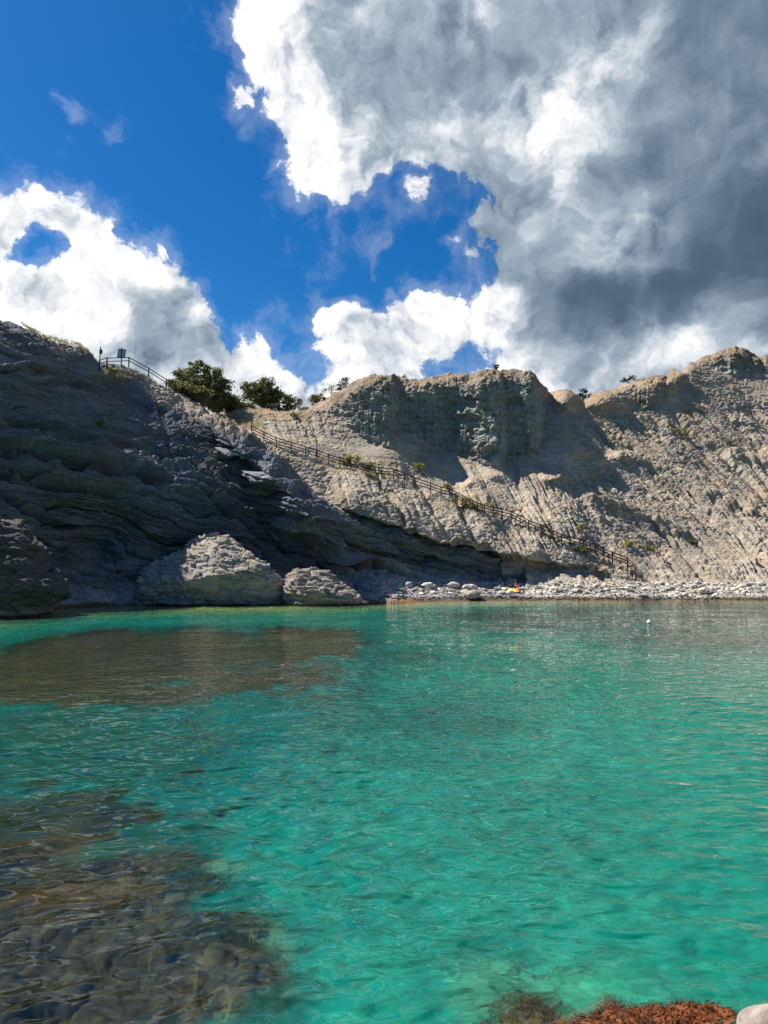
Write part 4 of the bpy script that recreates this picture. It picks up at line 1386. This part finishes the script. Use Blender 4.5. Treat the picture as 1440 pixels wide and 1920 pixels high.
o = pillow("boulder", [(-170, 1010), (-110, 985), (-60, 972), (0, 970), (20, 978), (42, 1003), (65, 1032), (85, 1057), (105, 1082), (122, 1102), (124, 1114), (104, 1127), (88, 1134), (84, 1152), (64, 1172), (0, 1190), (-170, 1195)],
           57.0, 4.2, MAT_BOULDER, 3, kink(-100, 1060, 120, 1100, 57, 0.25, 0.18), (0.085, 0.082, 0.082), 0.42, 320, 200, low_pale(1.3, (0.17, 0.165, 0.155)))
tag(o, "dark shaded rock mass standing in the water at the picture's left edge", "boulder")


def loose_stone(label, px, py, w_px, h_px, seed, tint, cat="stone", dep=0.8, group=None):
    g = ground(px, py)
    a = w_px / 2
    ol = [(px + a * math.cos(t) * random.Random(seed * 31 + int(t * 9)).uniform(0.85, 1.1), py - h_px * 0.5 - h_px * 0.62 * math.sin(t)) for t in np.linspace(0, 2 * math.pi, 13)[:-1]]
    k = g[1] / F_PX
    o = pillow("stone", ol, g[1] - 0.2, a * k * dep, MAT_STONE, seed, None, tint, 0.20, 60, 36, None, 0.05)
    tag(o, label, cat, group)
    return o


loose_stone("dark-fronted block at the water's edge on the stony beach", 886, 1122, 34, 13, 41, (0.30, 0.275, 0.245))
loose_stone("bluish rounded stone alone at the shaded left end of the beach", 767, 1100, 12, 8, 42, (0.30, 0.34, 0.38))
loose_stone("long flat white slab at the left end of the beach", 803, 1101, 34, 7, 43, (0.50, 0.48, 0.44), dep=0.5)
loose_stone("grey slab with a dark underside next to the long white slab", 849, 1102, 26, 8, 44, (0.36, 0.34, 0.31), dep=0.5)
loose_stone("pale layered slab behind the dark-fronted block", 881, 1106, 26, 9, 45, (0.46, 0.43, 0.39), dep=0.6)
loose_stone("pointed white stone in front of the towel", 957, 1116, 13, 9, 46, (0.66, 0.64, 0.60))
loose_stone("large tan stone in the middle of the right-hand beach", 1320, 1112, 22, 9, 47, (0.52, 0.46, 0.38))

# beach stones: separate stones, largest first
base_meshes = []
for k in range(9):
    rgk = np.random.default_rng(100 + k)
    nth, nph = 14, 9
    PHs, TTs = np.meshgrid(np.linspace(-math.pi / 2, math.pi / 2, nph), np.linspace(0, 2 * math.pi, nth, endpoint=False), indexing='ij')
    d = np.stack([np.cos(PHs) * np.cos(TTs), np.cos(PHs) * np.sin(TTs), np.sin(PHs)], -1)
    rad = 1 + 0.55 * fbm(d[..., 0] * 1.1 + 9 * k, d[..., 1] * 1.1, d[..., 2] * 1.1, 3)
    for _ in range(7):          # flat broken faces
        nn = rgk.normal(size=3); nn /= np.linalg.norm(nn)
        lim = rgk.uniform(0.62, 0.92)
        pr = (d * rad[..., None] * nn).sum(-1)
        rad = np.where(pr > lim, rad * lim / pr, rad)
    V = d * rad[..., None] * np.array((1, 0.8, 0.55))
    tc_ = np.zeros(V.shape) + np.array((0.60, 0.57, 0.52)) * (0.36 + 0.075 * k)
    o = mesh_np("stone", V.reshape(-1, 3), grid_faces(nph, nth, True), MAT_STONE, False, None, {"tint": tc_.reshape(-1, 3)}, link=False)
    base_meshes.append(o)
rgs = random.Random(77)
n_st = 0
bands = []
for _ in range(285):
    px_ = rgs.uniform(735, 1455)
    lo = 1091 if px_ < 1000 else 1088
    py_ = rgs.triangular(lo + 2, 1123, lo + 14)
    bands.append((px_, py_))
for (px_, py_) in bands:
    if 1210 < px_ < 1330 and py_ > 1118 and rgs.random() < 0.6:
        py_ -= 14
    g = ground(px_, py_)
    s = rgs.choice((0.22, 0.26, 0.3, 0.3, 0.36, 0.42, 0.52)) * (1.0 if px_ < 1250 else 1.05)
    b = base_meshes[rgs.randrange(9)]
    o = b.copy()
    COL.objects.link(o)
    o.location = (g[0], g[1], g[2] + 0.22 * s)
    o.scale = (s * rgs.uniform(0.9, 1.5), s * rgs.uniform(0.8, 1.3), s * rgs.uniform(0.8, 1.15))
    o.rotation_euler = (rgs.uniform(-.3, .3), rgs.uniform(-.3, .3), rgs.uniform(0, 6.28))
    tag(o, "pale angular stone lying among the many loose stones of the far beach", "stone", "loose pale stones along the far beach")
# small cobbles between them
PV, PF, PT = [], [], []
n0 = 0
rgp = np.random.default_rng(9)
for _ in range(4200):
    px_ = rgp.uniform(708, 1475)
    py_ = rgp.uniform(1089, 1124.5)
    g = ground(px_, py_)
    b = base_meshes[rgp.integers(0, 9)]
    if _ < 9 or True:
        key = b.name
    V = np.empty(len(b.data.vertices) * 3, dtype=np.float32)
    b.data.vertices.foreach_get("co", V)
    V = V.reshape(-1, 3)
    a = rgp.uniform(0, 6.28)
    s = rgp.uniform(0.06, 0.19)
    V = V @ np.array(((math.cos(a), math.sin(a), 0), (-math.sin(a), math.cos(a), 0), (0, 0, 1))) * s * np.array((1.2, 1, 0.95)) + g + (0, 0, 0.2 * s)
    PV.append(V)
    PF.append(grid_faces(9, 14, True) + n0)
    n0 += len(V)
    dark = rgp.uniform(0.06, 0.14) if py_ > 1119.5 else rgp.uniform(0.2, 0.6)
    PT.append(np.zeros(V.shape) + np.array((1, 0.95, 0.87)) * dark)
o = mesh_np("cobbles", np.concatenate(PV), np.concatenate(PF), MAT_STONE, False, None, {"tint": np.concatenate(PT)})
tag(o, "small pale cobbles covering the far beach between the larger stones", "cobbles", kind='stuff')

# ------------------------------------------------------------------ buoy
x, y, z = on_plane(1217, 1169)
r = empty("buoy", (float(x), float(y), 0.0))
tag(r, "small white ball buoy floating off the right-hand beach", "buoy")
nth, nph = 24, 14
PHs, TTs = np.meshgrid(np.linspace(-math.pi / 2, math.pi / 2, nph), np.linspace(0, 2 * math.pi, nth, endpoint=False), indexing='ij')
V = np.stack([np.cos(PHs) * np.cos(TTs), np.cos(PHs) * np.sin(TTs), np.sin(PHs)], -1) * 0.15
V[..., 2] = np.where(V[..., 2] > 0, V[..., 2] * 1.08, V[..., 2]) + 0.09
mesh_np("float", V.reshape(-1, 3), grid_faces(nph, nth, True), MAT_WHITE, True, r)
m = MB()
m.tube([(0.05 * math.cos(t), 0, 0.27 + 0.05 * math.sin(t)) for t in np.linspace(0, 2 * math.pi, 13)], 0.012, 6)
m.build("eyelet", MAT_WHITE, r, True)

# ------------------------------------------------------------------ bather and towel
def skin_person(name, J, E, mat, parent=None, levels=2):
    me = bpy.data.meshes.new(name)
    me.from_pydata([j[0] for j in J], E, [])
    me.materials.append(mat)
    o = bpy.data.objects.new(name, me)
    COL.objects.link(o)
    sk = o.modifiers.new("skin", 'SKIN')
    sk.use_smooth_shade = True
    lay = me.skin_vertices[0].data if me.skin_vertices else None
    if lay is None:
        bpy.context.view_layer.objects.active = o
        bpy.ops.mesh.customdata_skin_add()
        lay = me.skin_vertices[0].data
    for d_, j in zip(lay, J):
        d_.radius = (j[1], j[2] if len(j) > 2 else j[1])
    lay[0].use_root = True
    sb = o.modifiers.new("smooth", 'SUBSURF')
    sb.levels = sb.render_levels = levels
    if parent is not None:
        o.parent = parent
    return o


g = ground(967, 1103)
J = [((0, 0, .13), .15, .12), ((0, .02, .32), .13, .10), ((0, .0, .50), .16, .11), ((0, -.02, .60), .06), ((0, -.04, .67), .065), ((0, -.05, .76), .095, .105), ((0, -.05, .83), .06),
     ((.10, -.02, .12), .10), ((.16, -.36, .42), .07), ((.15, -.55, .10), .048), ((.15, -.68, .05), .04), ((-.10, -.02, .12), .10), ((-.18, -.34, .40), .07), ((-.17, -.55, .10), .048), ((-.17, -.68, .05), .04),
     ((.19, 0, .53), .055), ((.27, -.16, .36), .042), ((.17, -.38, .44), .032), ((.12, -.45, .45), .035), ((-.19, 0, .53), .055), ((-.27, -.14, .35), .042), ((-.18, -.37, .42), .032), ((-.14, -.44, .43), .035),
     ((0, -.17, .755), .018), ((.105, -.05, .76), .02), ((-.105, -.05, .76), .02)]
E = [(0, 1), (1, 2), (2, 3), (3, 4), (4, 5), (5, 6), (0, 7), (7, 8), (8, 9), (9, 10), (0, 11), (11, 12), (12, 13), (13, 14), (2, 15), (15, 16), (16, 17), (17, 18), (2, 19), (19, 20), (20, 21), (21, 22), (5, 23), (5, 24), (5, 25)]
pr = empty("person", (g[0], g[1] - 0.15, g[2] + 0.10), math.radians(25))
tag(pr, "person in dark red shorts sitting on the stones beside the yellow towel", "person")
skin_person("body", J, E, MAT_SKIN, pr)
Vh = []
nth, nph = 18, 9
PHs, TTs = np.meshgrid(np.linspace(-0.2, math.pi / 2, nph), np.linspace(0, 2 * math.pi, nth, endpoint=False), indexing='ij')
V = np.stack([0.125 * np.cos(PHs) * np.cos(TTs), 0.14 * np.cos(PHs) * np.sin(TTs) - 0.02, 0.13 * np.sin(PHs) + 0.78 + 0.05 * (np.sin(TTs) < -0.4) * (PHs < 0.5)], -1)
mesh_np("hair", V.reshape(-1, 3), grid_faces(nph, nth, True), MAT_HAIR, True, pr)
J2 = [((0, 0, .13), .168, .14), ((.10, -.03, .13), .118), ((.135, -.20, .28), .098), ((-.10, -.03, .13), .118), ((-.145, -.19, .27), .098)]
skin_person("shorts", J2, [(0, 1), (1, 2), (0, 3), (3, 4)], MAT_TRUNKS, pr)

g = ground(958, 1109)
gx, gy = np.meshgrid(np.linspace(-1.0, 1.0, 40), np.linspace(-0.45, 0.45, 20))
gz = 0.10 + 0.10 * fbm(gx * 2.2, gy * 2.2, gx * 0, 3) + 0.05 * gx + 0.45 * gy * 0.9
top = np.stack([gx, gy, gz + 0.012], -1)
botm = np.stack([gx, gy, gz - 0.012], -1)
V = np.concatenate([top.reshape(-1, 3), botm.reshape(-1, 3)])
ft = grid_faces(20, 40)
n_t = 800
rim = list(range(0, 40)) + [i * 40 + 39 for i in range(1, 20)] + list(range(19 * 40 + 38, 19 * 40 - 1, -1)) + [i * 40 for i in range(18, 0, -1)]
fs = np.array([(rim[i], rim[i] + n_t, rim[(i + 1) % len(rim)] + n_t, rim[(i + 1) % len(rim)]) for i in range(len(rim))])
tw = mesh_np("towel", V, np.concatenate([ft, ft[:, ::-1] + n_t, fs]), [MAT_TOWEL, MAT_TOWEL2], True)
for p in tw.data.polygons:
    if p.center.x > 0.62:
        p.material_index = 1
tw.location = (g[0], g[1], g[2] + 0.12)
tw.rotation_euler = (0, 0.05, -0.1)
tag(tw, "yellow and orange beach towel spread over the pale stones", "towel")

# ------------------------------------------------------------------ near rocks on the viewer's side
def mound(name, label, px, py, rx, ry, ztop, zbase, tint, mat, seed, amp=0.12, tint2=None, rot=0.0, cat="rock", n=120, power=1.0):
    """rock rising from the bottom: a dome over an uneven footprint"""
    x0, y0, _ = [float(v) for v in on_plane(px, py, max(ztop, -1.0) * (0.75 if ztop < 0 else 1))]
    u, v = np.meshgrid(np.linspace(0, 1, n // 2), np.linspace(0, 2 * math.pi, n, endpoint=False), indexing='ij')
    q = seed * 3.1
    rad = 1 + 0.35 * fbm(np.cos(v) * 1.5 + q, np.sin(v) * 1.5, v * 0 + q, 3)
    lx, ly = u * rad * rx * np.cos(v), u * rad * ry * np.sin(v)
    x = lx * math.cos(rot) - ly * math.sin(rot)
    y = lx * math.sin(rot) + ly * math.cos(rot)
    z = zbase + (ztop - zbase) * (1 - u ** (2.4 * power))
    z = z + amp * (1.2 * fbm((x + x0) / 0.5 + q, (y + y0) / 0.5, z / 0.5, 4, 0.6)) * (1 - u ** 6)
    x = x + amp * 0.6 * fbm(x / 0.3, y / 0.3 + q, z / 0.3, 3)
    y = y + amp * 0.6 * fbm(x / 0.3 + q, y / 0.3, z / 0.3 + 7, 3)
    V = np.stack([x, y, z], -1)
    tc_ = np.zeros(V.shape) + np.array(tint)
    if tint2 is not None:
        tc_ = cmix(tc_, tint2, sstep(-0.1, 0.25, fbm((x + x0) / 0.45 + q, (y + y0) / 0.45, z / 0.4, 4)))
    o = mesh_np(name, V.reshape(-1, 3), grid_faces(n // 2, n, True), mat, True, None, {"tint": tc_.reshape(-1, 3)})
    o.location = (x0, y0, 0)
    tag(o, label, cat)
    return o


MAT_NEAR = rock_material("near_rock", 0.7, 6.0)
mound("submerged_rock", "dark pointed drowned rock with a tan left flank, bottom centre-left", 430, 1850, 0.62, 0.62, -0.30, -1.4, (0.075, 0.075, 0.06), MAT_NEAR, 3, 0.16, (0.27, 0.21, 0.13), 0.5)
mound("submerged_rock", "olive weed-covered drowned rock at the bottom right of centre", 1005, 1890, 0.78, 0.62, -0.07, -1.4, (0.22, 0.155, 0.06), MAT_NEAR, 6, 0.14, (0.13, 0.115, 0.07), 0.2)
ar = mound("shore_rock", "low rock bearing rust-red seaweed at the bottom right edge", 1235, 1945, 1.35, 1.0, 0.11, -1.3, (0.17, 0.055, 0.022), MAT_NEAR, 7, 0.14, (0.32, 0.17, 0.07), 0.06, power=2.6)
mound("shore_rock", "dry pale grey rock in the bottom right corner", 1490, 1925, 0.85, 0.75, 0.42, -1.2, (0.27, 0.24, 0.225), MAT_NEAR, 8, 0.15, (0.20, 0.165, 0.15), 0.0, power=1.5)


def weed_tufts(name, label, spots, mat, seed, length, width=0.006, droop=0.5):
    rg = np.random.default_rng(seed)
    V, F_ = [], []
    for (p, nrm_) in spots:
        d = rg.normal(size=3) * 0.5 + nrm_
        d /= np.linalg.norm(d)
        L = length * rg.uniform(0.5, 1.4)
        s = np.cross(d, rg.normal(size=3)); s /= np.linalg.norm(s)
        n0 = len(V)
        for k in range(4):
            t = k / 3
            c = p + d * L * t + np.array((0, 0, -droop * L * t * t))
            wv_ = width * (1 - 0.8 * t)
            V += [c - s * wv_, c + s * wv_]
        for k in range(3):
            a = n0 + 2 * k
            F_.append((a, a + 1, a + 3, a + 2))
    o = mesh_np(name, np.array(V), np.array(F_), mat, True)
    tag(o, label, "seaweed", kind='stuff')
    return o


MAT_RED = leaf_mat("rust_red_seaweed", (0.050, 0.016, 0.008), (0.17, 0.062, 0.022), 6.0)
MAT_OLW = leaf_mat("olive_seaweed", (0.05, 0.035, 0.012), (0.16, 0.11, 0.03), 5.0)


def spots_on(o, n, zmin, zmax, seed, xr=None):
    rg = np.random.default_rng(seed)
    me = o.data
    V = np.empty(len(me.vertices) * 3, dtype=np.float32)
    me.vertices.foreach_get("co", V)
    V = V.reshape(-1, 3) + np.array(o.location)
    ok = (V[:, 2] > zmin) & (V[:, 2] < zmax)
    if xr:
        ok &= (V[:, 0] > xr[0]) & (V[:, 0] < xr[1])
    V = V[ok]
    c = np.array(o.location)
    r_ = []
    for i in rg.integers(0, len(V), n):
        d = V[i] - c
        d[2] = 0.12
        d /= np.linalg.norm(d) + 1e-6
        r_.append((V[i] + rg.normal(size=3) * 0.012, d))
    return r_


weed_tufts("red_seaweed", "rust-red seaweed fringe hanging from the low rock at the bottom right edge", spots_on(ar, 9000, -0.22, 0.25, 3), MAT_RED, 4, 0.075)
sub = bpy.data.objects["submerged_rock.001"]
weed_tufts("olive_seaweed", "olive-brown weed growing over the drowned rock right of centre", spots_on(sub, 3500, -0.5, 0.1, 5), MAT_OLW, 6, 0.06)

# drifting sprig of weed
x, y, z = [float(v) for v in on_plane(478, 1757)]
rgw = np.random.default_rng(12)
m = MB()
for k in range(9):
    a = rgw.uniform(0, 6.28)
    L = rgw.uniform(0.04, 0.13)
    p0 = np.array((0.0, 0.0, 0.0)) + rgw.normal(size=3) * (0.03, 0.03, 0.004)
    pts = [p0 + np.array((math.cos(a + 0.5 * t) * L * t, math.sin(a + 0.5 * t) * L * t * 1.6, 0.01 * math.sin(9 * t))) for t in (0, .3, .6, 1.0)]
    m.tube(pts, [0.022, 0.017, 0.012, 0.004], 5)
o = m.build("seaweed_sprig", MAT_OLW, None, True)
o.location = (x, y, -0.005)
tag(o, "small brown sprig of seaweed drifting in the clear turquoise shallows", "seaweed")
